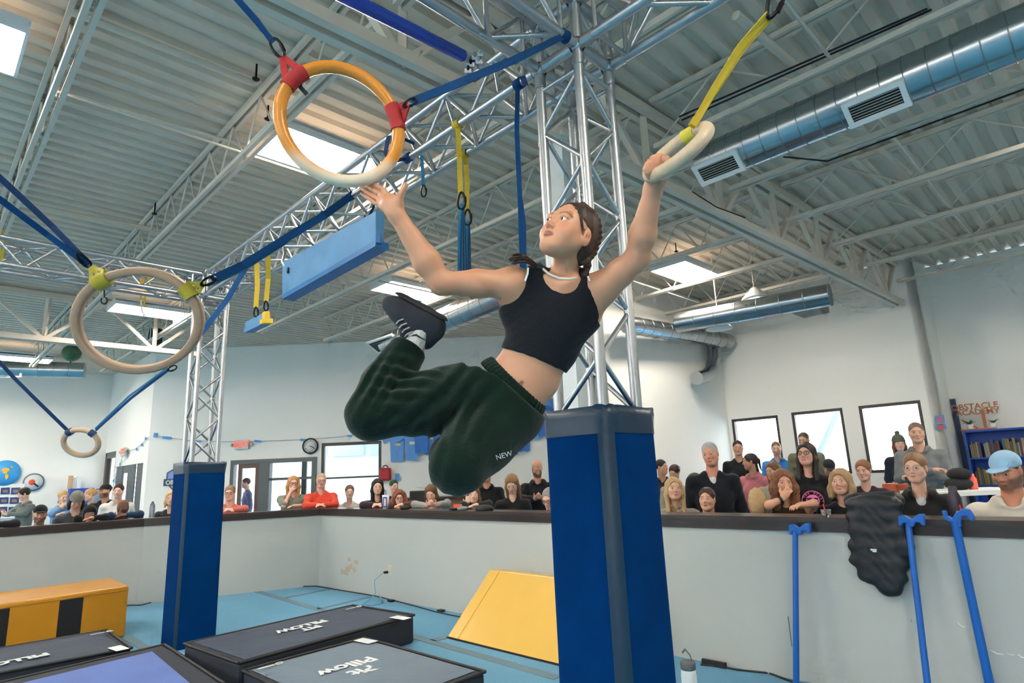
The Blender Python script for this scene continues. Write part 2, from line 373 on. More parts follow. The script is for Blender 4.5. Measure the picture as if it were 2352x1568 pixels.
# white structural column
cb = PY(1292, 420, 4.45); cw = .085
wc = thing('column_1', None, None, (cb.x, cb.y, 0), kind='structure')
MB().box((cb.x, cb.y, 2.05), BX*cw, AX*cw, ZX*2.05).build('column_shaft', mat('white_column', (205, 210, 208), .5), wc)
MB().box((cb.x, cb.y, 4.11), BX*(cw+.04), AX*(cw+.04), ZX*.02).build('column_cap', STEEL, wc)
# ---------------------------------------------------------------- bar joists and girders
wb = unit_tube('joist_web_bar', .0095, STEEL, 6); an = unit_box('joist_angle', .034, .045, STEEL)
def joist(u, va, vb, zb=4.42, zt=ZD-.03, step=.31, label=''):
    r = thing('roof_joist', label, 'joist', UV(u, va, zb), kind='structure')
    for z in (zb, zt):
        for s in (-1, 1): shared_bar('chord_angle', an, r, UV(u+s*.031, va, z), UV(u+s*.031, vb, z))
    n = int((vb-va)/step)
    for i in range(n):
        a, b = va+(vb-va)*i/n, va+(vb-va)*(i+1)/n
        shared_bar('web_bar', wb, r, UV(u, a, zb if i % 2 else zt), UV(u, b, zt if i % 2 else zb))
    return r
for k in range(9):
    u = .5+1.375*k
    gv = 2.9-.04*(u-1)
    joist(u, gv+.12, 17.5 if u < 3.8 else (14.6 if u < 4.3 else (11.5 if u < 8 else 7.5)))
    if k >= 1: joist(u, -3.2, gv-.12, step=.62)
gw = unit_box('girder_angle', .06, .085, STEEL); gb = unit_box('girder_web', .055, .055, STEEL)
def girder(p, q, zb, zt, n):
    r = thing('roof_girder', None, None, (p[0], p[1], zb), kind='structure'); p, q = Vector(p), Vector(q); sd = (q-p).cross(ZX).normalized()
    for z in (zb, zt):
        for s in (-1, 1): shared_bar('chord_angle', gw, r, p+sd*s*.055+ZX*z, q+sd*s*.055+ZX*z)
    for i in range(n):
        a, b = lerp(p, q, i/n), lerp(p, q, (i+1)/n); mdl = lerp(a, b, .5)
        shared_bar('web_member', gb, r, a+ZX*zt, mdl+ZX*zb); shared_bar('web_member', gb, r, mdl+ZX*zb, b+ZX*zt); shared_bar('web_post', gb, r, mdl+ZX*zb, mdl+ZX*zt)
g1 = girder(UV(-4, 3.1), UV(11.95, 2.46), 4.13, ZD-.08, 12)
g2 = girder(UV(-6, 12.6), UV(3.95, 12.6), 4.08, ZD-.08, 6)
# bridging lines and cable runs along the ceiling
pb = unit_tube('bridging', .013, STEEL, 6)
for v_ in (5.2, 7.6, 1.1, -.6):
    r = thing('bridging_line', None, None, UV(.5, v_, 4.47), kind='structure')
    shared_bar('bridging_rod', pb, r, UV(.5, v_, 4.47), UV(11.4, v_, 4.47))
def pipe(name, label, pts, r, m, cat='pipe', n=10): return tag(MB().tube(pts, r, n).build(name, m), label, cat)
pipe('sprinkler_pipe', 'thin white sprinkler pipe under the deck above the orange ring', [PZ(165, 27, 4.8), PZ(580, 190, 4.8), PZ(592, 198, 4.8)+ZX*.06], .03, STEEL)
pipe('sprinkler_pipe', 'white conduit crossing the deck at the upper left, below the sprinkler pipe', [PZ(117, 203, 4.8), PZ(565, 336, 4.8)], .018, STEEL)
pipe('sprinkler_pipe', 'white pipe along the deck beside the left-hand ceiling beam, ends at the first joist', [PZ(90, 476, 4.75), PZ(385, 533, 4.75)], .03, STEEL)
pipe('sprinkler_pipe', 'grey pipe with stepped fittings near the yellow strap carabiner', [PZ(1690, 35, 4.7), PZ(1838, 160, 4.7)], .035, STEEL)
pipe('sprinkler_pipe', 'pale pipe ending in an elbow below the big duct', [PZ(2025, 345, 4.7), PZ(2090, 398, 4.7), PZ(2095, 395, 4.7)+ZX*.08], .03, STEEL)
pipe('sprinkler_pipe', 'long pale pipe dropping towards the right-hand wall', [PZ(1960, 365, 4.72), PZ(2240, 590, 4.72)], .03, STEEL)
for k, (a, b) in enumerate((((1560, 268), (2130, 20)), ((1566, 276), (2140, 22)))):
    tag(MB().tube([PZ(*a, 4.5), PZ(*b, 4.5)], .008, 6).build('ceiling_cable', BLACK), 'black cable tied along the joist behind the yellow strap, ' + ('upper of two' if k == 0 else 'lower of two'), 'cable')
pipe('ceiling_cable', 'black cable drooping along the lower joist beside the big duct', [PZ(1800, 360, 4.2), PZ(1900, 370, 4.2), PZ(2352, 205, 4.2)], .008, BLACK, 'cable', 6)
pipe('ceiling_cable', 'thin black cable hanging from the end of the big duct to the girder', [PY(1590, 440, 5.2), PY(1645, 475, 5.3), PY(1712, 500, 5.4)], .006, BLACK, 'cable', 6)
for x, y, lab in ((588, 178, 'above the orange ring'), (615, 270, 'on a short cable left of the orange ring'), (355, 488, 'beside the left joist'), (1553, 575, 'above the right-hand ceiling light')):
    p = PZ(x, y, 4.68); o = thing('fire_sprinkler', 'small dark sprinkler head ' + lab, 'sprinkler', p)
    MB().tube([p, p+ZX*.12], .008, 6).build('stem', DKMETAL, o); MB().lathe([(.008, 0), (.03, -.012), (.03, -.018), (.01, -.03)], p, n=10).build('deflector', DKMETAL, o)
# ---------------------------------------------------------------- ceiling lamps
TUBE = mat('lamp_tube_glow', (255, 244, 228), emit=LAMP); CEILFILL = mat('ceiling_fill_glow', (255, 240, 220), emit=LAMP*.025); HOUS = mat('lamp_housing', (225, 228, 230), .4)
def lamp(c, label, L=1.22, W=.6, z=None, tubes=6):
    c = Vector(c); r = thing('ceiling_light', label, 'ceiling light', c, 'high bay ceiling lights')
    MB().box(c+ZX*.06, BX*(L/2+.02), AX*(W/2+.02), ZX*.02).build('housing', HOUS, r)
    for s in (-1, 1): MB().box(c+AX*s*(W/2+.01)+ZX*.02, BX*(L/2+.02), AX*.01, ZX*.04).build('rim', HOUS, r)
    for s in (-1, 1): MB().box(c+BX*s*(L/2+.01)+ZX*.02, BX*.01, AX*(W/2), ZX*.04).build('rim', HOUS, r)
    for i in range(tubes):
        q = c+AX*(W*((i+.5)/tubes-.5)); MB().box(q+ZX*.015, BX*(L/2-.02), AX*(W/tubes/2-.008), ZX*.012).build('lamp_tube', TUBE, r)
    MB().box(c+ZX*.083, BX*(L/2-.05), AX*(W/2-.08), ZX*.003).build('added_ceiling_fill', CEILFILL, r)  # glowing plate added above the housing to brighten the deck
    for s in (-.4, .4): MB().tube([c+BX*L*s+ZX*.08, c+BX*L*s+ZX*(ZD-c.z)], .003, 5).build('hanger_wire', STEEL, r)
ZL = 4.58
for px, lab in (((1580, 627), 'bright ceiling light panel right of the raised arm with the wood ring'), ((948, 669), 'bright ceiling light panel above the dark shoe'),
                ((350, 716), 'bright ceiling light seen through the large wooden ring'), ((752, 365), 'large bright ceiling light behind the orange ring'),
                ((45, 122), 'bright ceiling light cut by the top left edge'), ((40, 823), 'small far ceiling light low at the left edge')):
    lamp(PZ(*px, ZL)-BX*(.61 if px[0] == 45 else 0), lab)
for k, (u_, v_) in enumerate(((1.2, -1.4), (6.6, -.6), (9.0, -1.6), (-1.8, 1.6), (4, -4.4), (-4.5, 7.5), (-1.5, 11), (-4.5, -1), (-2.2, 15.5), (-.4, 18.6))):
    lamp(UV(u_, v_, ZL), 'unseen ceiling light panel out of the picture')  # unseen rest of the lamp grid; final pair added to brighten back walls
# ================================================================ ALUMINIUM TRUSS
chm = unit_tube('truss_chord', .025, ALU, 16); brm = unit_tube('truss_brace', .0122, ALU, 10); slm = unit_tube('truss_sleeve', .0295, ALU, 16)
HS = .18                                                     # half diagonal of the 12-inch box truss
def truss(name, label, a, b, e1, e2, bays, ends=(.0, .0), skip=lambda t: False, ph=0):
    """box truss from a to b; e1,e2 = half offsets to the chords (unit vectors times half spacing)"""
    a, b = Vector(a), Vector(b); r = thing(name, label, 'truss', a, 'aluminium box truss frame'); d = (b-a).normalized()
    cs = [e1+e2, e1-e2, -e1-e2, -e1+e2]
    for c in cs:
        shared_bar('chord', chm, r, a+c, b+c)
        shared_bar('coupler', slm, r, a+c+d*.02, a+c+d*.085); shared_bar('coupler', slm, r, b+c-d*.085, b+c-d*.02)
    L = (b-a).length; st = (L-.2)/bays
    for k in range(4):
        c0, c1 = cs[k], cs[(k+1) % 4]
        for i in range(bays):
            if skip(i/bays): continue
            p, q = a+d*(.1+st*i), a+d*(.1+st*(i+1))
            x, y = (c0, c1) if (i+k+ph) % 2 == 0 else (c1, c0)
            shared_bar('brace', brm, r, lerp(p+x, q+y, .05), lerp(p+x, q+y, .95))
        for p in (a+d*.1, b-d*.1): shared_bar('end_brace', brm, r, p+c0, p+c1)
    return r
MC = Vector((.385, 2.83, 0)); S = .1275; ZB = 3.6
LC = Vector((-3.40, 6.64, 0))
e1, e2 = AX*S, BX*S
nb = lambda c, z0, lab: None
truss('truss_column', 'upright aluminium truss column wrapped in the big blue pad behind the gymnast', MC, MC+ZX*(ZB-.03), e1, e2, 14)
truss('truss_column', 'upright aluminium truss column far back beside the exit sign', LC, LC+ZX*(ZB-.03), e1, e2, 14)
def corner(c, lab):
    r = thing('truss_corner', lab, 'truss corner', c+ZX*ZB, 'aluminium box truss frame')
    pts = [c+e1*i+e2*j+ZX*(ZB+k) for i in (-1, 1) for j in (-1, 1) for k in (0, 2*S)]
    for p in pts: MB().ball(p, .036, 12, 8).build('corner_node', ALU, r)
    for i in range(8):
        for j in range(i+1, 8):
            if abs((pts[i]-pts[j]).length-2*S) < .01:
                dd = (pts[j]-pts[i]).normalized(); shared_bar('corner_tube', slm, r, pts[i]+dd*.03, pts[j]-dd*.03)
            elif abs((pts[i]-pts[j]).length-2*S*1.414) < .01 and abs(pts[i].z-pts[j].z) > .1 and (i+j) % 3 == 0: shared_bar('brace', brm, r, pts[i], pts[j])
corner(MC, 'corner joint on top of the near truss column'); corner(LC, 'corner joint on top of the far truss column')
zc = ZX*(ZB+S)
truss('truss_beam', 'truss beam running back from the near column to the far column', MC+AX*S*1.15+zc, LC-AX*S*1.15+zc, BX*S, ZX*S, 22)
truss('truss_beam', 'truss beam running up and out at the top right from the near column', MC-AX*S*1.15+zc, MC-AX*3+zc, BX*S, ZX*S, 11, ph=1)
truss('truss_beam', 'truss beam running overhead to the top edge from the near column', MC-BX*S*1.15+zc, MC-BX*3.1+zc, AX*S, ZX*S, 11)
truss('truss_beam', 'truss beam leaving the far column towards the left edge', LC-BX*S*1.15+zc, LC-BX*4.2+zc, AX*S, ZX*S, 16)
# ================================================================ STRAPS, RINGS, OBSTACLES
def PX(p):
    c = RC.T @ (np.array(p)-CP); return CX+F*c[0]/c[2], CY+F*c[1]/c[2]
def chord_at(x, side):
    """point on a bottom chord of the long truss beam seen at pixel column x; side -1 = near chord, 1 = far chord"""
    pts = [MC+AX*(.15+.01*k)+BX*S*side+ZX*ZB for k in range(520)]; return min(pts, key=lambda p: abs(PX(p)[0]-x))
BLUEW = mat('blue_webbing', (8, 60, 108), .8, noise=.2, scale=40, spec=.2); NAVYW = mat('navy_webbing', (20, 50, 92), .75, noise=.2, scale=40)
YELW = mat('yellow_webbing', (190, 160, 36), .75, noise=.15, scale=40); OLIVW = mat('olive_yellow_webbing', (158, 146, 40), .8, noise=.2, scale=40)
REDW = mat('red_webbing', (168, 30, 34), .7, noise=.2, scale=30); TEALW = mat('teal_blue_webbing', (22, 104, 140), .7, noise=.2, scale=40)
WOOD = mat('pale_beech', (184, 164, 138), .45, noise=.18, scale=6, stretch=(30, 30, 2))
PLY = mat('birch_ply', (150, 124, 102), .6, noise=.14, scale=30)
VIEW = Vector(RC[:, 2])                                     # lens axis, used to face straps broadside
def carabiner(c, axis, L, label, side=None, m=DKMETAL):
    axis = Vector(axis).normalized(); side = Vector(side or VIEW.cross(axis)); side = (side-axis*side.dot(axis)).normalized(); pts = []
    for k in range(16):
        t = 2*math.pi*k/16; pts.append(Vector(c)+axis*(math.cos(t)*L/2)+side*(math.sin(t)*L*.21*(1+.3*math.cos(t))))
    r = thing('carabiner', label, 'carabiner', c); MB().tube(pts, L*.07, 8, closed=True).build('hook', m, r)
    MB().tube([Vector(c)+side*L*.19-axis*L*.22, Vector(c)+side*L*.215+axis*L*.1], L*.095, 8).build('screw_gate', m, r)
    return r
def reach(pts, z=3.62, mx=3.0):
    """carry a strap on, beyond its first point, up to the height of the truss"""
    d = (pts[0]-pts[1]).normalized(); l = min(mx, max(.05, (z-pts[0].z)/max(d.z, .05))); return [pts[0]+d*l]+list(pts)
def strap(label, pts, wd, m, side=None, thk=.004, name='strap', twist=None, cat='strap', cuffs=()):
    side = side if side is not None else (Vector(pts[-1])-Vector(pts[0])).cross(VIEW)
    r = thing(name, label, cat, pts[0]); MB().ribbon(pts, wd, thk, side, twist).build('webbing', m, r)
    for c, dd, rad, w_ in cuffs:
        dd = Vector(dd).normalized(); MB().lathe([(rad, -w_/2), (rad+.004, -w_/2), (rad+.004, w_/2), (rad, w_/2), (rad, -w_/2)], c, dd, 16, (0, 0)).build('wrap', m, r)
    return r
def ring(label, c, nrm, up, R_, r_, m, n=48, sq=None, ry=None, name='hanging_ring'):
    c = Vector(c); nrm = Vector(nrm).normalized(); up = Vector(up); up = (up-nrm*up.dot(nrm)).normalized(); sd = up.cross(nrm); ry = ry or R_
    P = lambda t, k=0: c+(up*math.cos(t)*(ry+k)+sd*math.sin(t)*(R_+k))
    root = thing(name, label, 'ring', c)
    if sq is None: MB().tube([P(2*math.pi*i/n) for i in range(n)], r_, 14, closed=True).build('hoop', m, root)
    else:
        mb = MB(); vs = []; w_, t_ = sq
        for i in range(n):
            t = 2*math.pi*i/n
            for k, o in ((-w_/2, -t_*.5), (-w_*.3, -t_*.62), (w_*.3, -t_*.62), (w_/2, -t_*.5), (w_/2, t_*.5), (w_*.3, t_*.62), (-w_*.3, t_*.62), (-w_/2, t_*.5)): vs.append(P(t, k)+nrm*o)
        mb.add(vs, [(i*8+k, i*8+(k+1) % 8, ((i+1) % n)*8+(k+1) % 8, ((i+1) % n)*8+k) for i in range(n) for k in range(8)], True); mb.build('hoop', m, root)
    return root, P, nrm
def wrap_at(root, P, nrm, t0, t1, r_, m, name='wrap'):
    pts = [P(t0+(t1-t0)*i/6) for i in range(7)]; MB().tube(pts, r_, 14).build(name, m, root)
# --- orange ring (axis faces the camera, tilted)
oc = PD(782, 284, 1.98); px = 1.98/F
SEG = mat('orange_lacquer', (212, 134, 38), .32, noise=.12, scale=4)
nd = SEG.node_tree; bsd = nd.nodes['Principled BSDF']        # chalk-worn lower part: real wear, by height on the ring
tc = nd.nodes.new('ShaderNodeTexCoord'); sp = nd.nodes.new('ShaderNodeSeparateXYZ'); rp = nd.nodes.new('ShaderNodeValToRGB'); nz_ = nd.nodes.new('ShaderNodeTexNoise'); ad = nd.nodes.new('ShaderNodeMath'); mu = nd.nodes.new('ShaderNodeMath'); mx = nd.nodes.new('ShaderNodeMix'); mx.data_type = 'RGBA'
nd.links.new(tc.outputs['Object'], sp.inputs[0]); nz_.inputs['Scale'].default_value = 9; nd.links.new(tc.outputs['Object'], nz_.inputs['Vector'])
mu.operation = 'MULTIPLY'; mu.inputs[1].default_value = .12; nd.links.new(nz_.outputs[0], mu.inputs[0]); nd.links.new(sp.outputs[2], ad.inputs[0]); nd.links.new(mu.outputs[0], ad.inputs[1])
rp.color_ramp.elements[0].position = .0; rp.color_ramp.elements[0].color = (1, 1, 1, 1); rp.color_ramp.elements[1].position = .08; rp.color_ramp.elements[1].color = (0, 0, 0, 1)
sh = nd.nodes.new('ShaderNodeMath'); sh.inputs[1].default_value = .12; nd.links.new(ad.outputs[0], sh.inputs[0]); nd.links.new(sh.outputs[0], rp.inputs[0])
old = bsd.inputs['Base Color'].links[0].from_socket; nd.links.new(old, mx.inputs[6]); mx.inputs[7].default_value = lin((226, 208, 182))+(1,); nd.links.new(rp.outputs[0], mx.inputs[0]); nd.links.new(mx.outputs[2], bsd.inputs['Base Color'])
RTV = Vector(RC[:, 0]); DNV = Vector(RC[:, 1])
orr, P_, n_ = ring('orange hanging ring with red wraps, chalky along the lower half', oc, -VIEW+RTV*.28-DNV*.12, -DNV-RTV*.75, 127*px, 14.5*px, SEG, ry=140*px)
def ang(P, c, tx, ty, D):      # ring angle nearest a pixel
    best = min(range(360), key=lambda k: (Vector(PX(P(math.radians(k))))-Vector((tx, ty))).length); return math.radians(best)
ta = ang(P_, oc, 672, 172, 2); tb = ang(P_, oc, 912, 268, 2)
for t, tip, sg in ((ta, PD(648, 130, 2.0), 1), (tb, PD(936, 240, 2.0), 1)):
    wrap_at(orr, P_, n_, t-.22, t+.22, 18*px, REDW, 'red_wrap')
    a1, a2 = P_(t-.16, .01), P_(t+.16, .01)
    for q in (a1, a2): MB().ribbon([q, lerp(q, tip, .5), tip], .022, .006, (a2-a1)).build('sling_leg', REDW, orr)
MB().ribbon([P_(ta, -.02), PD(690, 200, 1.97), PD(705, 217, 1.97)], .014, .002, RTV).build('care_tag', mat('black_care_tag', (30, 32, 36)), orr)
carabiner(PD(638, 112, 2.0), PD(625, 92, 2.0)-PD(648, 132, 2.0), .075, 'black carabiner clipped to the red sling at the upper left of the orange ring')
carabiner(PD(941, 236, 2.0), PD(950, 232, 2.0)-PD(934, 240, 2.0), .05, 'small black carabiner at the right-hand sling of the orange ring')
for k, dx in enumerate((0, 7)):
    strap('dark blue strap rising from the orange ring out of the top edge, ' + ('outer' if k == 0 else 'inner') + ' of two', reach([PD(470, -90, 1.9), PD(536+dx*.4, -10, 1.95), PD(585+dx*.5, 45, 1.98), PD(628-dx*.3, 97, 2.0)]), .018, BLUEW)
fn = MC-AX*S-BX*S+ZX*ZB          # bottom front node of the near corner
strap('long blue strap from the orange ring up to the near truss corner', [PD(946, 234, 2.0), PD(1050, 192, 2.1), PD(1180, 138, 2.35), fn-BX*.1], .03, BLUEW, cuffs=((fn-BX*.1, BX, .0262, .045),), twist=.35)
# --- hand ring and its yellow strap
rc_ = PD(1556, 350, 1.76); p2 = 1.76/F
axl = (PD(1609, 301, 1.76)-PD(1502, 398, 1.78)).normalized()
ax2 = (RTV*.7+DNV*.7)*.27 - VIEW*.963; ax2 = (ax2-axl*ax2.dot(axl)).normalized(); mn = axl.cross(ax2)
hr, HP, hn = ring('pale wooden gymnastic ring gripped in the raised right hand', rc_, mn, axl, .0985, .0205, WOOD)
ty = ang(HP, rc_, 1582, 299, 1.7)
wrap_at(hr, HP, hn, ty-.26, ty+.26, .0225, mat('yellow_tape', (196, 184, 62), .8), 'yellow_wrap')
ys = [PD(1592, 288, 1.74), PD(1640, 205, 1.72), PD(1700, 108, 1.7), PD(1766, 32, 1.68)]
st = strap('yellow webbing sling between the wooden hand ring and the carabiner at the top edge', ys, .021, YELW, twist=.5, cuffs=())
MB().ribbon([PD(1587, 292, 1.75), PD(1643, 206, 1.73), PD(1704, 112, 1.71), PD(1770, 36, 1.69)], .021, .003, RTV, -.35).build('webbing', YELW, st)
carabiner(PD(1779, 8, 1.68), PD(1790, -20, 1.68)-PD(1770, 30, 1.68), .085, 'black screwgate carabiner at the top edge holding the yellow sling')
tag(MB().ribbon(reach([PD(1830, -110, 1.66), PD(1786, -25, 1.68)]), .02, .004, RTV).build('strap', BLUEW), 'blue strap above the top edge carabiner', 'strap')
# --- large wooden ring at the left
lc_ = PD(318, 737, 3.6); p3 = 3.6/F
lr, LP, ln = ring('large plywood ring with olive slings at the left', lc_, -VIEW+RTV*.1+DNV*.2, -DNV-RTV*.25, 136*p3, 0, PLY, ry=113*p3, sq=(.046, .05))
for (tx, ty_), tip, D in (((232, 640), (207, 610), 3.6), ((442, 660), (470, 650), 3.6)):
    t = ang(LP, lc_, tx, ty_, 3.6); tp = PD(*tip, D)
    pts = [LP(t-.13+.26*i/4) for i in range(5)]; MB().tube(pts, .046, 10).build('olive_wrap', OLIVW, lr)
    for a in (-.13, 0, .13): MB().ribbon([LP(t+a, .03), tp], .02, .004, LP(t+.1)-LP(t-.1)).build('sling_leg', OLIVW, lr)
for k, (a, b) in enumerate((((0, 405), (0, 462)),)):
    pass
strap('navy strap from the top left edge down to the large plywood ring, upper one', reach([PD(-60, 355, 3.2), PD(0, 408, 3.3), PD(120, 520, 3.5), PD(205, 606, 3.6)]), .035, NAVYW)
strap('navy strap from the left edge down to the large plywood ring, lower one', reach([PD(-60, 420, 3.2), PD(0, 458, 3.3), PD(110, 540, 3.5), PD(203, 609, 3.6)]), .035, BLUEW)
carabiner(PD(192, 597, 3.57), PD(203, 608, 3.6)-PD(176, 580, 3.55), .1, 'black carabiner at the upper left sling of the large plywood ring')
carabiner(PD(478, 646, 3.62), PD(490, 640, 3.65)-PD(466, 652, 3.6), .1, 'black carabiner at the right-hand sling of the large plywood ring')
sb = [PD(486, 642, 3.66), PD(560, 608, 3.85), PD(660, 545, 4.05), PD(745, 494, 4.2), chord_at(806, -1)]
strap('long wide blue strap from the large plywood ring up along the truss beam', sb, .055, BLUEW, cuffs=((chord_at(806, -1), AX, .0262, .05),))
strap('second blue strap beside the wide one along the truss beam', [p+DNV*.03 for p in sb[:3]]+[chord_at(740, -1)-ZX*.02], .02, TEALW, cuffs=((chord_at(740, -1), AX, .0262, .05),))
strap('blue strap slanting from the truss beam down behind the large plywood ring', [chord_at(568, -1), PD(520, 690, 5.7), PD(460, 768, 5.5)], .05, BLUEW)
# --- small wooden ring
sc_ = PD(186, 1016, 4.3); p4 = 4.3/F
sr, SP, sn = ring('small wooden ring hanging in a blue loop at the lower left', sc_, -VIEW+RTV*.05+DNV*.2, -DNV, 38.5*p4, 6*p4, mat('worn_beech', (176, 150, 124), .55, noise=.2, scale=12), ry=31*p4)
for tx, ty_, tip in ((160, 992, (150, 982)), (216, 990, (222, 984))):
    t = ang(SP, sc_, tx, ty_, 4.3); wrap_at(sr, SP, sn, t-.16, t+.16, 8*p4, NAVYW, 'blue_wrap')
strap('dark blue strap from the left edge down to the small wooden ring', reach([PD(-20, 810, 4.0), PD(30, 865, 4.1), PD(70, 905, 4.15), PD(155, 988, 4.3)]), .026, NAVYW)
strap('lower blue band from the small wooden ring up to the large ring', [PD(220, 988, 4.3), PD(300, 915, 4.0), PD(388, 848, 3.6)], .016, BLUEW)
strap('upper teal band from the small wooden ring up to the large ring', [PD(219, 984, 4.3), PD(296, 910, 4.0), PD(384, 846, 3.6)], .012, TEALW)
carabiner(PD(395, 846, 3.6), PD(404, 842, 3.6)-PD(386, 850, 3.6), .06, 'small dark carabiner at the foot of the large plywood ring')
# --- slings on the far left truss beam
for k, (x, y0, y1, l) in enumerate(((4, 520, 625, 'yellow sling looped over the truss beam at the left edge'), (340, 605, 668, 'yellow sling looped over the truss beam above the large plywood ring'))):
    D = 7.0; strap(l, [PD(x, y0, D), PD(x+2, (y0+y1)/2, D-.1), PD(x, y1, D-.1), PD(x+8, y1+4, D)], .04, YELW, side=RTV)
    if k: tag(MB().ribbon([PD(x-14, 638, 7), PD(x-10, 662, 7)], .05, .01, RTV).build('tag_strip', mat('orange_tag', (214, 150, 40))), 'orange label tag beside the yellow sling on the far truss beam', 'tag')
for k, x in enumerate((324, 333)):
    strap('thin yellow strap below the far truss beam inside the ring, ' + ('first' if k == 0 else 'second') + ' of two', [PD(x, 668, 7.2), PD(x-1, 705, 7.2)], .02, YELW, side=RTV)
tag(MB().tube([PD(325, 690, 7.2), PD(325, 705, 7.2), PD(327, 716, 7.2), PD(331, 722, 7.2), PD(329, 730, 7.2)], .008, 6).build('wire_hook', STEEL), 'thin wire hook under the yellow straps inside the large ring', 'hook')
tag(MB().tube([PD(239, 645, 7.3)]+[PD(239+7*math.cos(t*.6-1.5), 690+8*math.sin(t*.6-1.5), 7.3) for t in range(10)], .008, 6).build('cable_loop', BLACK), 'black cable loop hanging inside the top of the large ring', 'cable')
# --- blue hanging board
BLB = mat('worn_blue_paint', (78, 130, 170), .55, noise=.28, scale=7, bump=.1, bscale=25); BLE = mat('blue_board_edge', (22, 98, 152), .5, noise=.2, scale=9)
hb = thing('hanging_board', 'worn blue wooden board hanging under the truss beam', 'board', PD(760, 590, 3.8))
q = [PD(648, 602, 4.3), PD(648, 678, 4.3), PD(863, 553, 3.35), PD(863, 484, 3.35)]
MB().hexa([q[1], q[2], q[3], q[0]], [p+BX*.055 for p in (q[1], q[2], q[3], q[0])]).build('board', [BLB], hb, bevel=.004)
MB().hexa([q[1]-BX*.002-ZX*.03, q[2]-BX*.002-ZX*.03, q[2]+ZX*.005, q[1]+ZX*.005], [p+BX*.085 for p in (q[1]-ZX*.03, q[2]-ZX*.03, q[2]+ZX*.005, q[1]+ZX*.005)]).build('bottom_rail', BLE, hb)
for x, y in ((836, 497), (836, 512), (662, 617), (661, 624)): p = PP(x, y, q[0], BX); MB().tube([p-BX*.004, p+BX*.004], .012, 8).build('bolt_hole', BLACK, hb)
p = PP(851, 502, q[0], BX); MB().tube([p-BX*.004, p+BX*.004], .016, 10).build('rope_hole', mat('bare_wood_hole', (214, 186, 150)), hb)
strap('black cord from the hanging board up to the truss beam', [PP(850, 500, q[0], BX)-BX*.01, PD(857, 478, 3.38), PD(870, 445, 3.5)], .014, BLACK)
tag(MB().tube([PD(652, 568, 4.35), PD(654, 585, 4.3), PD(648, 600, 4.28), PD(656, 612, 4.28)], .012, 8).build('chain', mat('bright_steel_chain', (190, 192, 194), .3, 1)), 'short steel chain at the low end of the hanging board', 'chain')
tag(MB().box(PD(870, 548, 3.36), RTV*.012, DNV*.025, VIEW*.02).build('board_bracket', BLE), 'small blue bracket at the high end of the hanging board', 'bracket')
# --- yellow and blue block on two yellow straps
bk = thing('hanging_block', 'blue and yellow T-shaped climbing block hanging on two yellow straps', 'block', PD(596, 738, 5.6))
YEL = mat('yellow_paint', (232, 184, 42), .45, noise=.1, scale=10)
fa = PD(604, 735, 5.5); s_ = 5.5/F
MB().box(PD(612, 738, 5.5), RTV*(13*s_), DNV*(5.5*s_), AX*.03).build('foot_bar', YEL, bk, bevel=.006)
MB().box(PD(611, 725, 5.5), RTV*(6.5*s_), DNV*(9*s_), AX*.03).build('upright_bar', YEL, bk, bevel=.006)
MB().box(PD(612, 739, 5.5)+AX*.22-DNV*.0, RTV*(12*s_), DNV*(6*s_), AX*.19).build('blue_base', BLB, bk, bevel=.006)
MB().box(PD(610, 727, 5.5)+AX*.22, RTV*(6*s_), DNV*(9*s_), AX*.19).build('blue_spine', BLB, bk, bevel=.006)
for k, (x, y0, y1, xb) in enumerate(((590, 604, 706, 588), (615, 588, 692, 611))):
    strap('yellow strap holding the hanging block, ' + ('left' if k == 0 else 'right') + ' of the pair', [chord_at(x, -1), PD(x+1, (y0+y1)/2, 5.65), PD(xb, y1, 5.6)], .045, YELW, side=RTV, cuffs=((chord_at(x, -1), AX, .0262, .06),))
    carabiner(PD(xb, y1+10, 5.6), DNV, .09, 'black carabiner under the ' + ('left' if k == 0 else 'right') + ' strap of the hanging block', side=RTV)
# --- yellow slings with blue strap bundles
for k, (x, y0, xb, y1, D, yb) in enumerate(((1052, 280, 1058, 450, 3.6, 608), (1070, 348, 1072, 488, 3.9, 608))):
    nm_ = 'front' if k == 0 else 'rear'
    strap('yellow sling from the truss beam with a blue strap bundle, %s one' % nm_, [chord_at(x, -1 if k == 0 else 1), PD(x+3, (y0+y1)/2, D-.03), PD(xb, y1, D-.05)], .03, YELW, side=RTV, cuffs=((chord_at(x, -1 if k == 0 else 1), AX, .0262, .05),))
    carabiner(PD(xb+2, y1+11, D-.05), DNV, .1, 'black carabiner between yellow sling and blue bundle, %s one' % nm_, side=RTV)
    bn = thing('strap_bundle', 'bundle of blue bungee straps hanging from the %s yellow sling' % nm_, 'strap bundle', PD(xb, yb, D))
    for j in range(6):
        o = (j-2.5)*3.6*(.5 if k else 1); MB().ribbon([PD(xb+3+o*.2, y1+20, D-.05), PD(xb+3+o*.7, (y1+yb)/2, D-.06+.008*j), PD(xb+4+o, yb+30, D-.05+.008*j)], .016, .004, RTV, .4*(j-2.5)).build('bungee', (TEALW, NAVYW)[j % 2], bn)
hs = strap('long blue strap hanging straight down beside the near column', [chord_at(1190, -1), PD(1187, 300, 3.05), PD(1195, 470, 3.0), PD(1199, 600, 2.98), PD(1200, 660, 2.98)], .024, BLUEW, side=RTV, cuffs=((chord_at(1192, -1), AX, .0262, .05),))
MB().ribbon([PD(1197, 460, 3.0), PD(1204, 520, 2.99), PD(1206, 660, 2.97)], .018, .003, RTV, .3).build('webbing', BLUEW, hs)
MB().ribbon([PD(1200, 175, 3.1), PD(1207, 196, 3.08)], .03, .003, RTV).build('loose_end', NAVYW, hs)
strap('blue strap end hanging with a carabiner behind the open hand', [PD(968, 355, 3.9), PD(971, 395, 3.9), PD(972, 425, 3.9)], .02, TEALW, side=RTV)
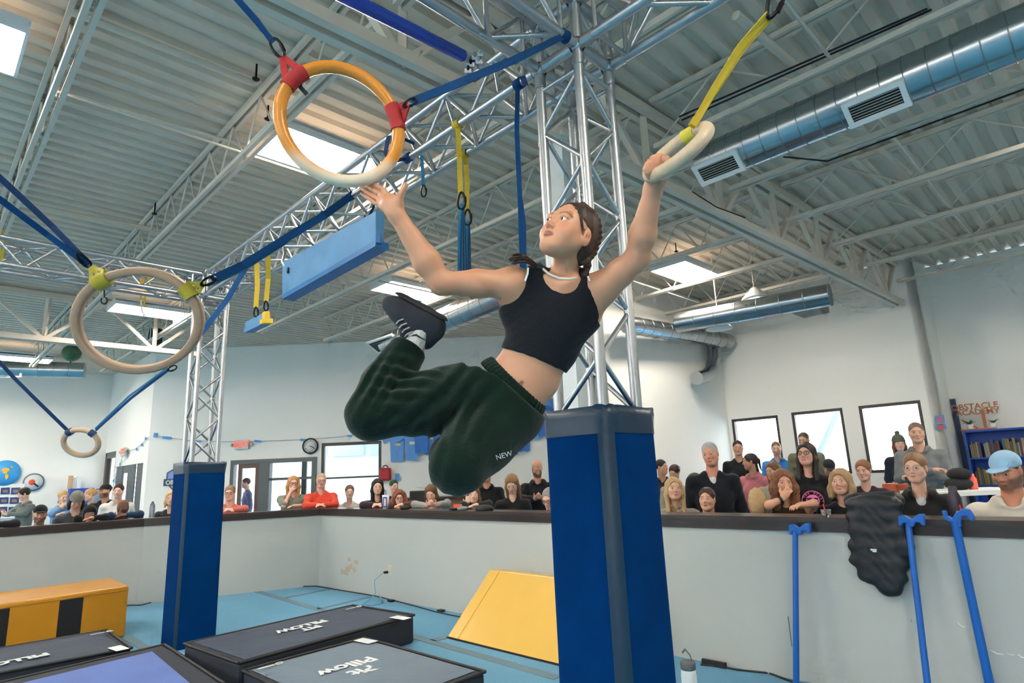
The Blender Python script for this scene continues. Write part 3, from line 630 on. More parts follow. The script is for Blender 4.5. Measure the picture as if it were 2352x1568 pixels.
carabiner(PD(973, 438, 3.9), DNV, .075, 'black carabiner on the blue strap end behind the open hand', side=RTV)
strap('blue strap wrapped round the truss chords behind the orange ring', [PD(893, 312, 4.0), PD(885, 350, 3.95), PD(893, 372, 3.9), chord_at(936, -1)], .03, NAVYW, cuffs=((chord_at(938, -1), AX, .0262, .06),))
strap('short blue strap slanting off the truss chord right of the orange ring', [PD(930, 320, 3.9), PD(952, 330, 3.95)], .02, BLUEW)
# --- blue scaffold pipe with clamps
bp = thing('scaffold_pipe', 'blue sleeved scaffold pipe clamped to the truss beam at the top', 'pipe', PD(1000, 80, 2.9))
a_, b_, c_ = PD(770, -20, 2.3), PD(1062, 128, 3.0), PD(1092, 143, 3.08)
MB().tube([a_, b_], .029, 14).build('blue_sleeve', mat('blue_vinyl', (10, 58, 158), .22), bp)
MB().tube([b_-(b_-a_)*.02, b_+(b_-a_)*.28], .024, 14).build('steel_pipe', mat('grey_pipe', (176, 182, 186), .4, .6), bp)
cl = thing('pipe_clamp', 'steel double clamp joining the blue pipe to the truss', 'clamp', c_)
for k, (x, y) in enumerate(((1092, 136), (1082, 152), (1100, 145), (1076, 166), (1104, 128))):
    p = PD(x, y, 3.05); MB().box(p, RTV*.018, DNV*.012, VIEW*.02).build('clamp_jaw', ALU, cl, bevel=.003)
    MB().tube([p-VIEW*.03-DNV*.02, p+VIEW*.01+DNV*.02], .007, 8).build('bolt', DKMETAL if k % 2 else ALU, cl)
# ================================================================ PADDED COLUMN WRAPS
PADB = mat('blue_carpet_wrap', (1, 46, 98), .95, noise=.22, scale=7, bump=.35, bscale=260, spec=.04)
TAPEB = mat('dark_blue_tape', (10, 42, 64), .38, noise=.3, scale=10, bump=.12, bscale=26)
def rsq(hs, rad, n=8):
    pts = []
    for k, (sx, sy) in enumerate(((1, 1), (-1, 1), (-1, -1), (1, -1))):
        for i in range(n+1):
            t = math.pi/2*(k+i/n); pts.append(((hs-rad)*sx+rad*math.cos(t), (hs-rad)*sy+rad*math.sin(t)))
    return pts
def pad(c, label, hs, rad, zt, band, strip, seed):
    r = thing('column_pad', label, 'pad', c); rr = random.Random(seed)
    sec = rsq(hs, rad); N = len(sec)
    def ringv(z, o, jit=0):
        out = []
        for x, y in sec:
            l = math.hypot(x, y); k = 1+(o+rr.uniform(-jit, jit))/l; out.append(c+AX*x*k+BX*y*k+ZX*(z+rr.uniform(-jit, jit)*1.2))
        return out
    def skin(rows, nm, m, cap=False):
        mb = MB(); vs = [v for q in rows for v in q]; fs = [(i*N+k, i*N+(k+1) % N, (i+1)*N+(k+1) % N, (i+1)*N+k) for i in range(len(rows)-1) for k in range(N)]
        mb.add(vs, fs, True)
        if cap: mb.add(rows[-1], [tuple(range(N))])
        mb.build(nm, m, r)
    skin([ringv(z, 0, .001 if 0 < z < zt else 0) for z in (0, .2, .5, .8, 1.1, 1.4, zt-.05, zt)], 'carpet_sleeve', PADB, True)
    skin([ringv(zt-band, .004), ringv(zt-band*.7, .006, .003), ringv(zt-band*.3, .007, .005), ringv(zt+.003, .007, .006), ringv(zt+.005, -.04, .004)], 'top_tape', TAPEB, False)
    # vertical tape strip near the front edge
    k0, k1 = strip; idx = [(k) % N for k in range(k0, k1+1)]; mb = MB(); rows = []
    for i in range(13):
        z = (zt-band)*i/12; rows.append([c+AX*sec[k][0]*1.018+BX*sec[k][1]*1.018+ZX*z for k in idx])
    n2 = len(idx); mb.add([v for q in rows for v in q], [(i*n2+k, i*n2+k+1, (i+1)*n2+k+1, (i+1)*n2+k) for i in range(12) for k in range(n2-1)], True); mb.build('tape_strip', TAPEB, r)
    return r
pad(MC, 'big blue carpeted pad round the near truss column', .195, .075, 1.80, .115, (20, 25), 1)
pad(LC, 'blue carpeted pad round the far truss column', .205, .05, 1.79, .11, (19, 23), 2)
# ================================================================ FLOOR OBSTACLES
NAVY = mat('navy_mat_fabric', (52, 62, 80), .75, noise=.12, scale=5, bump=.35, bscale=9, stretch=(1, 3, 1)); NAVYD = mat('dark_mat_side', (30, 37, 50), .8, bump=.2, bscale=12)
GREYM = mat('slate_mat_fabric', (96, 112, 128), .75, noise=.12, scale=5, bump=.4, bscale=8, stretch=(1, 3, 1)); PERI = mat('periwinkle_mat_fabric', (80, 104, 166), .8, noise=.12, scale=4, bump=.35, bscale=8)
PRINT = mat('white_print', (205, 210, 212), .7)
def floor_mat(label, q, z, top, side, inset=.05, rim=.012):
    """q = 4 top corners xy (anticlockwise or clockwise); soft slab with bound edge and top panel"""
    q = [Vector((p[0], p[1], 0)) for p in q]; c = sum(q, Vector())/4; r = thing('landing_mat', label, 'mat', c)
    q = [c+(p-c)*.985 for p in q]
    if (q[1]-q[0]).cross(q[2]-q[1]).z < 0: q = q[::-1]
    MB().hexa(q, [p+ZX*z for p in q]).build('slab', side, r, bevel=.03)
    t = [p+(c-p).normalized()*inset*1.4 for p in q]; n = 14; vs = []
    rr = random.Random(len(label))
    for i in range(n+1):
        for j in range(n+1):
            a, b = i/n, j/n; p = lerp(lerp(t[0], t[1], a), lerp(t[3], t[2], a), b)
            e = min(a, b, 1-a, 1-b); vs.append(p+ZX*(z+.004+(.012*min(1, e*6))+(rr.uniform(-.004, .004)+.004*math.sin(9*a+5*b) if e > 0 else 0)))
    MB().add(vs, [(i*(n+1)+j, (i+1)*(n+1)+j, (i+1)*(n+1)+j+1, i*(n+1)+j+1) for i in range(n) for j in range(n)], True).build('top_panel', top, r)
    for i in range(4): MB().tube([q[i]+ZX*(z-.002), q[(i+1) % 4]+ZX*(z-.002)], rim, 8).build('piping', BLACK, r)
    return r
mA = floor_mat('dark navy crash mat with white print, behind the slate one', [(-2.90, 5.56), (-1.80, 6.92), (-1.04, 6.31), (-2.13, 4.90)], .25, NAVY, NAVYD)
mBt = floor_mat('slate grey crash mat lettered Pit Pillow at the bottom edge', [(-1.39, 5.73), (-.27, 4.64), (-.99, 3.82), (-2.11, 4.91)], .2, GREYM, NAVYD)
mC = floor_mat('periwinkle blue crash mat with dark border in the bottom left corner', [(-3.17, 5.8), (-2.08, 4.62), (-2.9, 3.5), (-4.0, 4.7)], .2, PERI, NAVYD, inset=.17)
mD = floor_mat('dark navy crash mat in front of the yellow block', [(-4.11, 6.47), (-3.4, 5.72), (-4.9, 4.35), (-5.6, 5.1)], .2, NAVY, NAVYD)
def panel(r): return [c for c in r.children if c.name.startswith('top_panel')][0]
def mark(r, x, y, z, xd):
    p = PZ(x, y, z)+ZX*.007; xd = Vector(xd); MB().box(p, xd*.06, ZX.cross(xd)*.009, ZX*.001).build('small_print', PRINT, panel(r)); MB().tube([p-xd*.1+Vector((.025*math.cos(t), .025*math.sin(t), 0)) for t in [.6*k for k in range(11)]], .004, 5).build('print_emblem', PRINT, panel(r))
def mtext(s, r, x, y, z, xd, size, bold=.006, shear=0): text(s, PRINT, panel(r), PZ(x, y, z)+ZX*.006, xd, ZX.cross(Vector(xd)), size, 'print', .001, bold, shear)
dA = (Vector((-1.01, 6.25, 0))-Vector((-1.78, 6.88, 0))).normalized(); dB = Vector((1.08, 1.4, 0)).normalized()
mtext('Pit\nPillow', mBt, 815, 1535, .214, Vector((-.65, -.76, 0)), .19, .006)
mtext('PIT\nPILLOW', mA, 702, 1441, .268, Vector((-.62, -.78, 0)), .14, .006)
mark(mA, 806, 1398, .268, Vector((-.62, -.78, 0)))
mtext('PILLOW', mD, 18, 1521, .218, Vector((-.62, -.78, 0)), .15, .008); mark(mD, 224, 1456, .218, Vector((-.62, -.78, 0))); mark(mBt, 612, 1533, .218, Vector((-.65, -.76, 0)))
for r_, x, y in ((mA, 920, 1418), (mBt, 840, 1471), (mD, 272, 1488)):
    p = PZ(x, y, .268 if r_ is mA else .218); MB().box(p, Vector((.62, .78, 0))*.05, Vector((-.78, .62, 0))*.1, ZX*.001).build('care_label', PRINT, panel(r_))
# yellow block with black stripes
YV = mat('yellow_vinyl', (184, 126, 20), .42, noise=.1, scale=4, bump=.15, bscale=10); BV = mat('black_vinyl', (18, 18, 20), .5)
q = [Vector((-4.95, 7.75, 0)), Vector((-4.3, 7.05, 0))]; dd = -Vector((.66, .75, 0))*2.6; q += [q[1]+dd, q[0]+dd]
yb = thing('foam_block', 'long yellow foam block with black stripes at the left', 'block', sum(q, Vector())/4)
MB().hexa(q[::-1], [p+ZX*.52 for p in q[::-1]]).build('block_body', YV, yb, bevel=.02)
nf = Vector((.75, -.66, 0)).normalized(); p0 = q[1]
for xa, xb in ((133, 187), (-40, 20), (-250, -190)):
    a, b = PP(xa, 1420, p0, nf), PP(xb, 1420, p0, nf); MB().hexa([Vector((a.x, a.y, .03))+nf*.003, Vector((b.x, b.y, .03))+nf*.003, Vector((b.x, b.y, .03)), Vector((a.x, a.y, .03))], [Vector((a.x, a.y, .47))+nf*.003, Vector((b.x, b.y, .47))+nf*.003, Vector((b.x, b.y, .47)), Vector((a.x, a.y, .47))]).build('stripe', BV, yb)
MB().tube([q[1]+ZX*.48+nf*.003, q[2]+ZX*.48+nf*.003], .004, 6).build('seam', mat('yellow_seam', (170, 118, 24)), yb)
# yellow wedge
YW = mat('bright_yellow_vinyl', (214, 172, 82), .3, noise=.06, scale=3, bump=.12, bscale=9)
def uvp(u, v, z): return UV(u, v, z)
wd = thing('foam_wedge', 'bright yellow foam incline wedge beside the big blue pad', 'wedge', UV(4.3, 4.3, 0))
va, vb = 5.08, 3.3
MB().prism([UV(4.01, va, .012), UV(4.6, va, .555), UV(4.7, va, .555), UV(4.72, va, .012)], AX*(vb-va)).build('wedge_body', YW, wd, bevel=.012)
MB().box(UV(4.365, (va+vb)/2, .005), BX*.36, AX*((va-vb)/2+.004), ZX*.005).build('base_panel', BV, wd)
MB().tube([UV(4.01+.59*t-.002, va-.16, .012+.543*t+.004) for t in (.0, .5, 1)], .0025, 5).build('seam', mat('yellow_seam2', (230, 190, 90)), wd)
# ================================================================ POLES, JACKET, BOTTLE, CABLES AT THE HALF WALL
POLE = mat('bright_blue_pole', (8, 92, 178), .42, noise=.1, scale=12)
def Z8(x, y): return 1500+x*.36224, 1130+y*.36224
def pole(label, topz8, bot, head, r=.02):
    tp = PP(*Z8(*topz8), hp[2], tuple(no[2])) - no[2]*.085; bt = PZ(*bot, 0); n = -no[2]
    d = bt-tp; bt = Vector((bt.x, bt.y, .0))
    root = thing('hook_pole', label, 'pole', bt, 'blue poles leaning on the half wall'); MB().tube([bt, lerp(bt, tp, .5), tp+(tp-bt).normalized()*.03], [r*1.05, r, r], 12).build('shaft', POLE, root)
    pl = tp
    poly = [PP(*Z8(*p), pl, tuple(no[2])) for p in head]; MB().prism([p-no[2]*.02 for p in poly], no[2]*.042).build('hook_head', POLE, root, bevel=.006)
H1 = [(865, 205), (898, 203), (930, 226), (964, 197), (997, 197), (1000, 264), (984, 262), (976, 246), (952, 244), (944, 270), (918, 270), (912, 246), (890, 248), (880, 270), (866, 262)]
pole('blue hook pole standing alone left of the puffer jacket', (930, 262), (1829, 1580), H1)
H2 = [(p[0]*1.24+486, p[1]*1.08-74) for p in H1]
pole('blue hook pole just right of the puffer jacket', (1642, 215), (2140, 1650), H2, .019)
H3 = [(1832, 115), (1860, 116), (1868, 150), (1898, 163), (1926, 125), (1965, 102), (2008, 108), (2036, 148), (2035, 182), (2014, 180), (1992, 152), (1964, 152), (1954, 188), (1958, 222), (1916, 222), (1892, 190), (1850, 172)]
pole('thicker blue hook pole with uneven hooks, last one along the half wall', (1938, 205), (2292, 1660), H3, .024)
# cables along the foot of the half wall
def base_cable(label, px_, r=.007, m=BLACK): return tag(MB().tube([PZ(x, y, .008)-Vector((0, .05, 0)) for x, y in px_], r, 6).build('cable', m), label, 'cable')
base_cable('black cable along the foot of the half wall behind the mats', [(560, 1349), (640, 1346), (728, 1344), (800, 1356), (862, 1366), (920, 1380), (1010, 1404), (1058, 1414)])
base_cable('black cable along the foot of the half wall right of the bottle', [(1605, 1521), (1640, 1524), (1690, 1533), (1760, 1540), (1800, 1555), (1826, 1563), (1900, 1572)])
base_cable('black cable on the floor left of the far blue pad', [(294, 1388), (330, 1387), (372, 1376), (395, 1372)])
for x, y in ((775, 1347), (808, 1354), (898, 1379), (1013, 1402)): tag(MB().box(PZ(x, y, .012), Vector((.03, -.03, 0)), Vector((.02, .02, 0)), ZX*.012).build('cable_clip', BLACK), 'small black cable clip at the foot of the half wall, %s' % {775: 'nearest the inner corner', 808: 'second from the inner corner', 898: 'below the power outlet', 1013: 'beside the yellow wedge'}[x], 'clip')
tag(MB().box(PZ(1640, 1523, .02), Vector((.07, -.07, 0)), Vector((.01, .01, 0)), ZX*.02).build('cable_block', BLACK), 'black cable connector on the floor by the white bottle', 'connector')
ou = thing('power_outlet', 'cream power outlet on the half wall with a black plug', 'outlet', onhalf(895, 1316))
c0 = onhalf(896, 1309); MB().box(c0, nn[2]*.035, no[2]*.006, ZX*.06).build('cover_plate', mat('cream_plastic', (206, 200, 176), .4), ou, bevel=.003)
for dz in (.025, -.022): MB().box(c0-no[2]*.006+ZX*dz, nn[2]*.017, no[2]*.003, ZX*.014).build('socket', mat('cream_socket', (190, 184, 160), .4), ou)
cd = thing('extension_lead', 'pale blue cord looping from the outlet to the floor', 'cord', PZ(850, 1386, .01))
MB().box(onhalf(891, 1313)-no[2]*.03, nn[2]*.018, no[2]*.03, ZX*.014).build('plug', BLACK, cd, bevel=.004)
MB().tube([onhalf(886, 1315)-no[2]*.05, onhalf(878, 1330)-no[2]*.12, PZ(862, 1362, .1), PZ(846, 1378, .01), PZ(832, 1387, .01), PZ(856, 1389, .01), PZ(876, 1384, .01), PZ(878, 1378, .02), PZ(868, 1362, .02)], .006, 6).build('cord_loop', mat('pale_blue_cord', (96, 160, 196), .5), cd)
# white bottle
bb = PZ(1590, 1632, 0); bo = thing('drink_bottle', 'white insulated bottle with grey lid on the floor by the big blue pad', 'bottle', bb)
WB = mat('white_bottle', (214, 218, 220), .35); GL = mat('grey_lid', (92, 96, 98), .5)
MB().lathe([(.046, 0), (.05, .01), (.05, .21), (.047, .235), (.044, .245)], bb, n=24).build('bottle_body', WB, bo)
for z in (.06, .075, .09): MB().lathe([(.0505, z), (.0515, z+.003), (.0505, z+.006)], bb, n=24).build('grip_rib', mat('pale_rib', (190, 195, 198)), bo)
MB().lathe([(.045, .245), (.049, .25), (.049, .285), (.044, .295), (.02, .297)], bb, n=24).build('lid', GL, bo)
MB().ribbon([bb+ZX*.285+RTV*.03, bb+ZX*.33+RTV*.02, bb+ZX*.365-RTV*.01, bb+ZX*.345-RTV*.03], .018, .006, VIEW).build('carry_loop', GL, bo)
pp = PZ(1632, 1590, 0); tag(MB().ball(pp+ZX*.02, (.06, .04, .02), 8, 5).build('crumpled_tissue', WHITE), 'crumpled white tissue on the floor beside the bottle', 'tissue')
# ================================================================ DUCTS
SEAMM = mat('duct_seam', (140, 146, 150), .35, 1.0)
def duct(label, pts, r, seam=.14, name='air_duct', capm=None):
    root = thing(name, label, 'duct', pts[0]); MB().tube(pts, r, 28).build('duct_tube', GALV, root); L = 0
    for i in range(len(pts)-1):
        a, b = Vector(pts[i]), Vector(pts[i+1]); n = max(1, int((b-a).length/seam)); d = (b-a).normalized()
        for k in range(1, n):
            MB().lathe([(r, -.004), (r+.004, 0), (r, .004)], lerp(a, b, k/n), d, 28).build('seam_ring', SEAMM, root)
    return root
def grille(root, c, along, across, w_, h_, nslat=8):
    c, a, b = Vector(c), Vector(along).normalized(), Vector(across).normalized(); n = a.cross(b)
    for s in (-1, 1):
        MB().box(c+a*s*(w_/2), a*.018, b*(h_/2+.018), n*.02).build('grille_frame', WHITE, root); MB().box(c+b*s*(h_/2), a*(w_/2-.018), b*.018, n*.02).build('grille_frame', WHITE, root)
    MB().box(c, a*(w_/2), b*(h_/2), n*.004).build('grille_back', BLACK, root)
    for k in range(nslat): MB().box(c+b*(h_*((k+.5)/nslat-.5)), a*(w_/2), b*.002, n*.006).build('slat', STEEL, root)
d0, d1 = UV(4.72, 2.25, 4.12), UV(4.72, -.32, 4.12)
dk = duct('big shiny round duct with two white grilles at the upper right', [d0, d1], .17)
for (x0, x1) in ((1648, 1648), (2010, 2010)):
    pc = PP(x0, 389 if x0 < 1700 else 240, UV(4.60, 0, 0), tuple(BX)); vv = pc.dot(AX)
    ac = (BX*.8-ZX*.6).normalized(); nn_ = AX.cross(ac); nn_ = nn_ if nn_.dot(BX) < 0 else -nn_
    grille(dk, UV(4.72, vv, 4.12)+nn_*.168, AX, ac, .36, .17, 8)
MB().lathe([(.165, 0), (.165, .01), (.1, .02)], d0, AX, 28).build('end_cap', GALV, dk)
vd = duct('vertical round duct at the top right corner', [UV(4.72, -.55, 4.3), UV(4.72, -.55, 3.2)], .2)
MB().lathe([(.2, 0), (.2, .05), (.02, .07)], UV(4.72, -.55, 4.3), ZX, 28).build('cap', GALV, vd)
fd = duct('far round duct under the roof in front of the right wall', [PZ(1555, 742, 3.85), PZ(1905, 677, 3.85)], .16, .3)
MB().lathe([(.16, 0), (.16, .02), (.02, .03)], PZ(1905, 677, 3.85), (PZ(1905, 677, 3.85)-PZ(1555, 742, 3.85)), 28).build('end_cap', mat('dark_duct_end', (120, 124, 126), .6, .5), fd)
pw = tuple(AX); pk = (KX, KY, 0)
def bw(x, y, o): return PP(x, y, Vector(pk)-AX*o, pw)
duct('round branch duct along the back wall above the vent', [bw(1440, 745, .45), bw(1672, 783, .45)], .15, .3)
duct('hanging duct elbow dropping in front of the back wall', [bw(1640, 765, .3), bw(1640, 825, .3), bw(1634, 850, .3), bw(1620, 864, .32), bw(1600, 868, .34)], .13, .2)
md = duct('round duct behind the gymnast under the roof', [PZ(890, 790, 4.0), PZ(1005, 742, 4.0), PZ(1010, 740, 4.0), PZ(1180, 668, 4.0)], .2, .25)
grille(md, PZ(885, 790, 3.95)-AX*.0, AX, (BX-ZX*.6), .8, .3, 6)
ld = duct('round duct low at the left edge under the ceiling', [PY(-60, 845, 14.2), PY(195, 851, 15.2)], .2, .3)
ld2 = PY(22, 858, 14.5); grille(thing('wall_grille', 'white air grille at the left edge below the duct', 'grille', ld2), ld2, (1, 0, 0), (0, 0, 1), .55, .16, 4)
vt = bw(1505, 891, .02); rv = thing('wall_vent', 'white slatted vent high on the back wall', 'vent', vt); grille(rv, vt, BX, ZX, .34, .2, 7)
gr = PZ(1855, 705, 3.9); tag(MB().box(gr, BX*.35, AX*.2, ZX*.08).build('duct_diffuser', mat('dull_metal_box', (128, 124, 116), .6, .3)), 'dull metal diffuser box under the far duct end', 'diffuser')
for x, y, l in ((1735, 684, 'upper'), (1652, 753, 'lower')):
    p = PZ(x, y, 4.05 if l == 'upper' else 3.7); r = thing('spot_shade', 'white lamp shade by the far duct, %s one' % l, 'lamp', p); MB().lathe([(.05, .16), (.2, .0), (.21, -.02), (.05, -.01)], p, n=20).build('shade', WHITE, r); MB().tube([p+ZX*.15, p+ZX*(ZD-p.z)], .008, 6).build('stem', STEEL, r)
    if l == 'upper': MB().ball(p-ZX*.02, (.09, .09, .04), 12, 6).build('added_fill_bulb', TUBE, r)  # glow added under the upper shade to brighten the right wall
pj = PY(1098, 672, 8.6); r = thing('ceiling_box', 'small blue grey unit on the ceiling beside the gymnast elbow', 'unit', pj)
MB().box(pj, (.12, 0, 0), (0, .1, 0), (0, 0, .09)).build('casing', mat('slate_casing', (70, 92, 116), .5), r); MB().box(pj-AX*.0+Vector((-.1, .8, -.02)), AX*.9, BX*.04, ZX*.03).build('rail', STEEL, r)
# ================================================================ THINGS ON THE WALLS
def we(x, y, o=.02): return PY(x, y, YE-o)                     # point on the exit wall
REDG = mat('red_exit_glow', (255, 74, 52), .4, emit=1.1); PLAST = mat('beige_plastic', (196, 196, 186), .5)
def exit_sign(label, c, xd, W=.32, H=.2):
    c = Vector(c); xd = Vector(xd).normalized(); n = xd.cross(ZX); r = thing('exit_sign', label, 'exit sign', c)
    MB().box(c, xd*W*.5, n*.03, ZX*H*.5).build('sign_housing', PLAST, r, bevel=.008)
    text('EXIT', REDG, r, c+n*.033, xd, ZX, H*.86, 'exit_lettering', .002, .003)
    for s in (-1, 1):
        MB().tube([c+xd*s*W*.5, c+xd*s*(W*.5+.04)+ZX*.0], .012, 8).build('lamp_arm', PLAST, r); MB().ball(c+xd*s*(W*.5+.07)+n*.02, .042, 12, 8).build('emergency_lamp', mat('lamp_lens', (170, 172, 166), .3), r)
exit_sign('EXIT sign with two emergency lamps above the glass entrance', we(556, 1021, .04), (1, 0, 0), .34, .22)
cs = PP(293, 1037, L0, (1, 1, 0))-BX*.09; exit_sign('EXIT sign seen edge-on above the far left side doors', cs, -dl, .34, .22)
# clock
cc = we(713, 1024, .03); ck = thing('wall_clock', 'round black rimmed wall clock beside the entrance', 'clock', cc); nY = Vector((0, -1, 0)); Rk = .185
MB().lathe([(Rk, -.02), (Rk*1.02, .03), (Rk*.9, .045), (Rk*.86, .016)], cc, nY, 32, (1, 0)).build('rim', BLACK, ck); MB().lathe([(Rk*.88, .0), (Rk*.88, .015), (.001, .015)], cc, nY, 32).build('dial', mat('clock_dial', (215, 218, 216), .5), ck)
for k in range(12):
    t = 2*math.pi*k/12; d_ = Vector((math.sin(t), 0, math.cos(t))); text(str(k or 12), BLACK, ck, cc+d_*Rk*.68+nY*.017, (1, 0, 0), ZX, .045, 'numeral')
for t, l, w_ in ((math.radians(118), .1, .008), (math.radians(122), .14, .005)):
    d_ = Vector((math.sin(t), 0, math.cos(t))); MB().box(cc+d_*l*.45+nY*.02, d_*l*.55, d_.cross(nY)*w_, nY*.001).build('hand', BLACK, ck)
# cord with blue clips
BT = mat('sky_blue_tape', (60, 150, 214), .6); cord = thing('garland_cord', 'thin cord with blue tape flags strung along the exit wall', 'garland', we(640, 1015))
cp = [we(x, y, .03) for x, y in ((352, 1002), (375, 1003), (440, 1012), (520, 1014), (600, 1013), (700, 1009), (780, 1003), (900, 985))]
MB().tube(cp, .006, 5).build('cord', mat('grey_cord', (140, 146, 148)), cord)
for x, y, a, b in ((357, 999, 4, 5), (383, 1005, 10, 3), (455, 1013, 6, 2), (592, 1013, 8, 2.5), (697, 1010, 7, 2.5), (803, 1001, 5, 2)):
    k = YE/F; MB().box(we(x, y, .04), Vector((a*k, 0, -a*k*.12)), (0, .004, 0), (0, 0, b*k)).build('tape_flag', BT, cord)
c2 = thing('garland_cord', 'cord with blue tape flags sagging down the side door wall', 'garland', L0+dl*1); 
pl = [PP(x, y, L0, (1, 1, 0))-BX*.03 for x, y in ((345, 1003), (330, 1018), (315, 1030), (300, 1035), (287, 1040), (280, 1062), (273, 1085), (264, 1106))]
MB().tube(pl, .006, 5).build('cord', mat('grey_cord', (140, 146, 148)), c2)
for x, y in ((338, 1007), (329, 1021), (317, 1031), (279, 1066), (271, 1090), (263, 1104)): MB().box(PP(x, y, L0, (1, 1, 0))-BX*.035, dl*.05, BX*.004, ZX*.035).build('tape_flag', BT, c2)
# T-shirts pinned on the exit wall
TS = [mat('sky_blue_cotton', (104, 158, 220), .85, noise=.1, scale=6, bump=.3, bscale=5), mat('mid_blue_cotton', (62, 118, 196), .85, noise=.1, scale=6, bump=.3, bscale=5)]
SH = [(-.17, .0), (-.2, .62), (-.36, .5), (-.42, .62), (-.22, .82), (-.1, .86), (0, .8), (.1, .86), (.22, .82), (.42, .62), (.36, .5), (.2, .62), (.17, 0), (.09, -.02), (0, .01), (-.09, -.015)]
shirts = [(912, 1060, 0, 'first of the row beside the red bag'), (946, 1056, 0, 'second of the row beside the red bag'), (968, 1040, 1, 'third of the row, hung a little higher'), (990, 1044, 0, 'fourth of the row by the lower knee'), (1012, 1050, 1, 'fifth of the row, mostly behind the lower knee'),
          (1176, 1044, 0, 'low one right of the lower thigh'), (1203, 1036, 1, 'darker one right of the lower thigh'), (1226, 1008, 0, 'high one left of the big blue pad'), (1250, 1002, 1, 'darker high one beside the big blue pad'), (1262, 985, 0, 'topmost one beside the big blue pad')]
for k, (x, y, c, lab) in enumerate(shirts):
    b = we(x, y, .05+.05*(k % 3)); sc_k = .86; r = thing('hanging_shirt', 'sky blue T-shirt pinned on the wall, ' + lab, 'T-shirt', b, 'blue T-shirts on the wall')
    mb = MB(); n = len(SH); fr = [b+Vector((p[0]*sc_k, -.01+.008*math.sin(p[0]*17+k), p[1]*sc_k)) for p in SH]; bk_ = [v+Vector((0, .014, 0)) for v in fr]
    mb.add(fr+bk_, [tuple(range(n)), tuple(range(2*n-1, n-1, -1))]+[(i, n+i, n+(i+1) % n, (i+1) % n) for i in range(n)]); mb.build('shirt', TS[c], r)
    if not c: MB().box(b+Vector((.02, -.021, .46*sc_k)), (.07, 0, 0), (0, .002, 0), (0, 0, .035)).build('chest_print', mat('pale_yellow_print', (206, 210, 170)), r)
# red bag, logo shield
rb = we(885, 1089, .1); r = thing('red_bag', 'red first aid bag hanging on the wall beside the window', 'bag', rb)
MB().box(rb, (.135, 0, 0), (0, .06, 0), (0, 0, .15)).build('bag_body', mat('red_nylon', (176, 36, 44), .6, noise=.1), r, bevel=.04)
MB().tube([rb+Vector((.06*math.cos(t), 0, .15+.055*math.sin(t))) for t in [math.pi*i/8 for i in range(9)]], .012, 8).build('handle', mat('dark_red_handle', (70, 20, 24)), r)
bl_ = we(912, 1096, .04); tag(MB().box(bl_, (.05, 0, 0), (0, .004, 0), (0, 0, .09)).build('wall_notice', TS[0]), 'small pale blue notice on the wall below the red bag', 'notice')
sg = we(400, 1100, .04); r = thing('logo_sign', 'shield shaped wall sign lettered OBSTACLE ACADEMY beside the far blue pad', 'sign', sg); kx = YE/F
def shp(pts, o): return [we(x, y, o) for x, y in pts]
MB().prism(shp([(380, 1108), (383, 1085), (398, 1076), (420, 1073), (440, 1078), (452, 1086), (452, 1108), (430, 1140), (415, 1148), (398, 1128)], .05), (0, .03, 0)).build('shield_rim', mat('slate_rim', (70, 92, 112), .5), r)
MB().prism(shp([(384, 1104), (387, 1087), (400, 1079), (420, 1076), (440, 1081), (448, 1088), (448, 1104)], .056), (0, .01, 0)).build('shield_top', mat('logo_blue', (120, 156, 222), .5), r)
MB().prism(shp([(390, 1113), (448, 1113), (430, 1136), (415, 1144), (400, 1127)], .056), (0, .01, 0)).build('shield_bottom', mat('logo_amber', (246, 176, 56), .5), r)
MB().prism(shp([(375, 1116), (376, 1100), (458, 1096), (458, 1111)], .07), (0, .02, 0)).build('name_band', mat('band_slate', (52, 66, 82), .5), r)
text('OBSTACLE', PRINT, r, we(413, 1106, .075), (1, 0, .05), ZX, .14, 'lettering', .002, .005); text('ACADEMY', PRINT, r, we(420, 1119, .062), (1, 0, .05), ZX, .09, 'lettering', .002, .003)
# far left wall: globe disc, round plaque, photo board, blue shelf
def wl(x, y, o=.03): return PP(x, y, L1-AX*o, tuple(AX))
gl = wl(12, 1086); k_ = (gl-Vector(CP)).dot(Vector(RC[:, 2]))/F; r = thing('globe_disc', 'blue and orange world globe disc on the far left wall', 'wall disc', gl)
MB().lathe([(.33, 0), (.33, .03), (.001, .035)], gl, -AX, 40).build('ocean', mat('globe_blue', (64, 160, 224), .5), r)
for pts in (((-8, -9), (0, -12), (9, -11), (10, -6), (5, -3), (4, 1), (0, 2), (-6, -1)), ((0, 3), (7, 3), (8, 8), (4, 14), (1, 16), (0, 10)), ((12, -15), (17, -15), (18, -12), (13, -12))):
    MB().prism([wl(12+x, 1086+y, .072) for x, y in pts], -AX*.006).build('continent', mat('globe_amber', (240, 178, 52), .5), r)
pq = wl(77, 1107); r = thing('round_plaque', 'round white plaque with red centre on the far left wall', 'wall disc', pq)
MB().lathe([(.235, 0), (.235, .02), (.001, .021)], pq, -AX, 32).build('plaque_rim', mat('plaque_slate', (96, 116, 136), .5), r); MB().lathe([(.2, .02), (.2, .026), (.001, .027)], pq, -AX, 32).build('plaque_face', PRINT, r)
MB().lathe([(.075, .026), (.07, .034), (.001, .036)], wl(73, 1107), -AX, 20).build('red_dot', mat('plaque_red', (226, 84, 56)), r); MB().tube([wl(78, 1110, .07), wl(88, 1117, .07)], .02, 8).build('swoosh', BLACK, r)
pb_ = wl(20, 1150); r = thing('photo_board', 'white board with rows of framed team photos on the far left wall', 'photo board', pb_)
MB().hexa([wl(-30, 1192, .03), wl(50, 1188, .03), wl(57, 1110, .03), wl(-30, 1114, .03)], [wl(-30, 1192, .06), wl(50, 1188, .06), wl(57, 1110, .06), wl(-30, 1114, .06)]).build('board', WHITE, r)
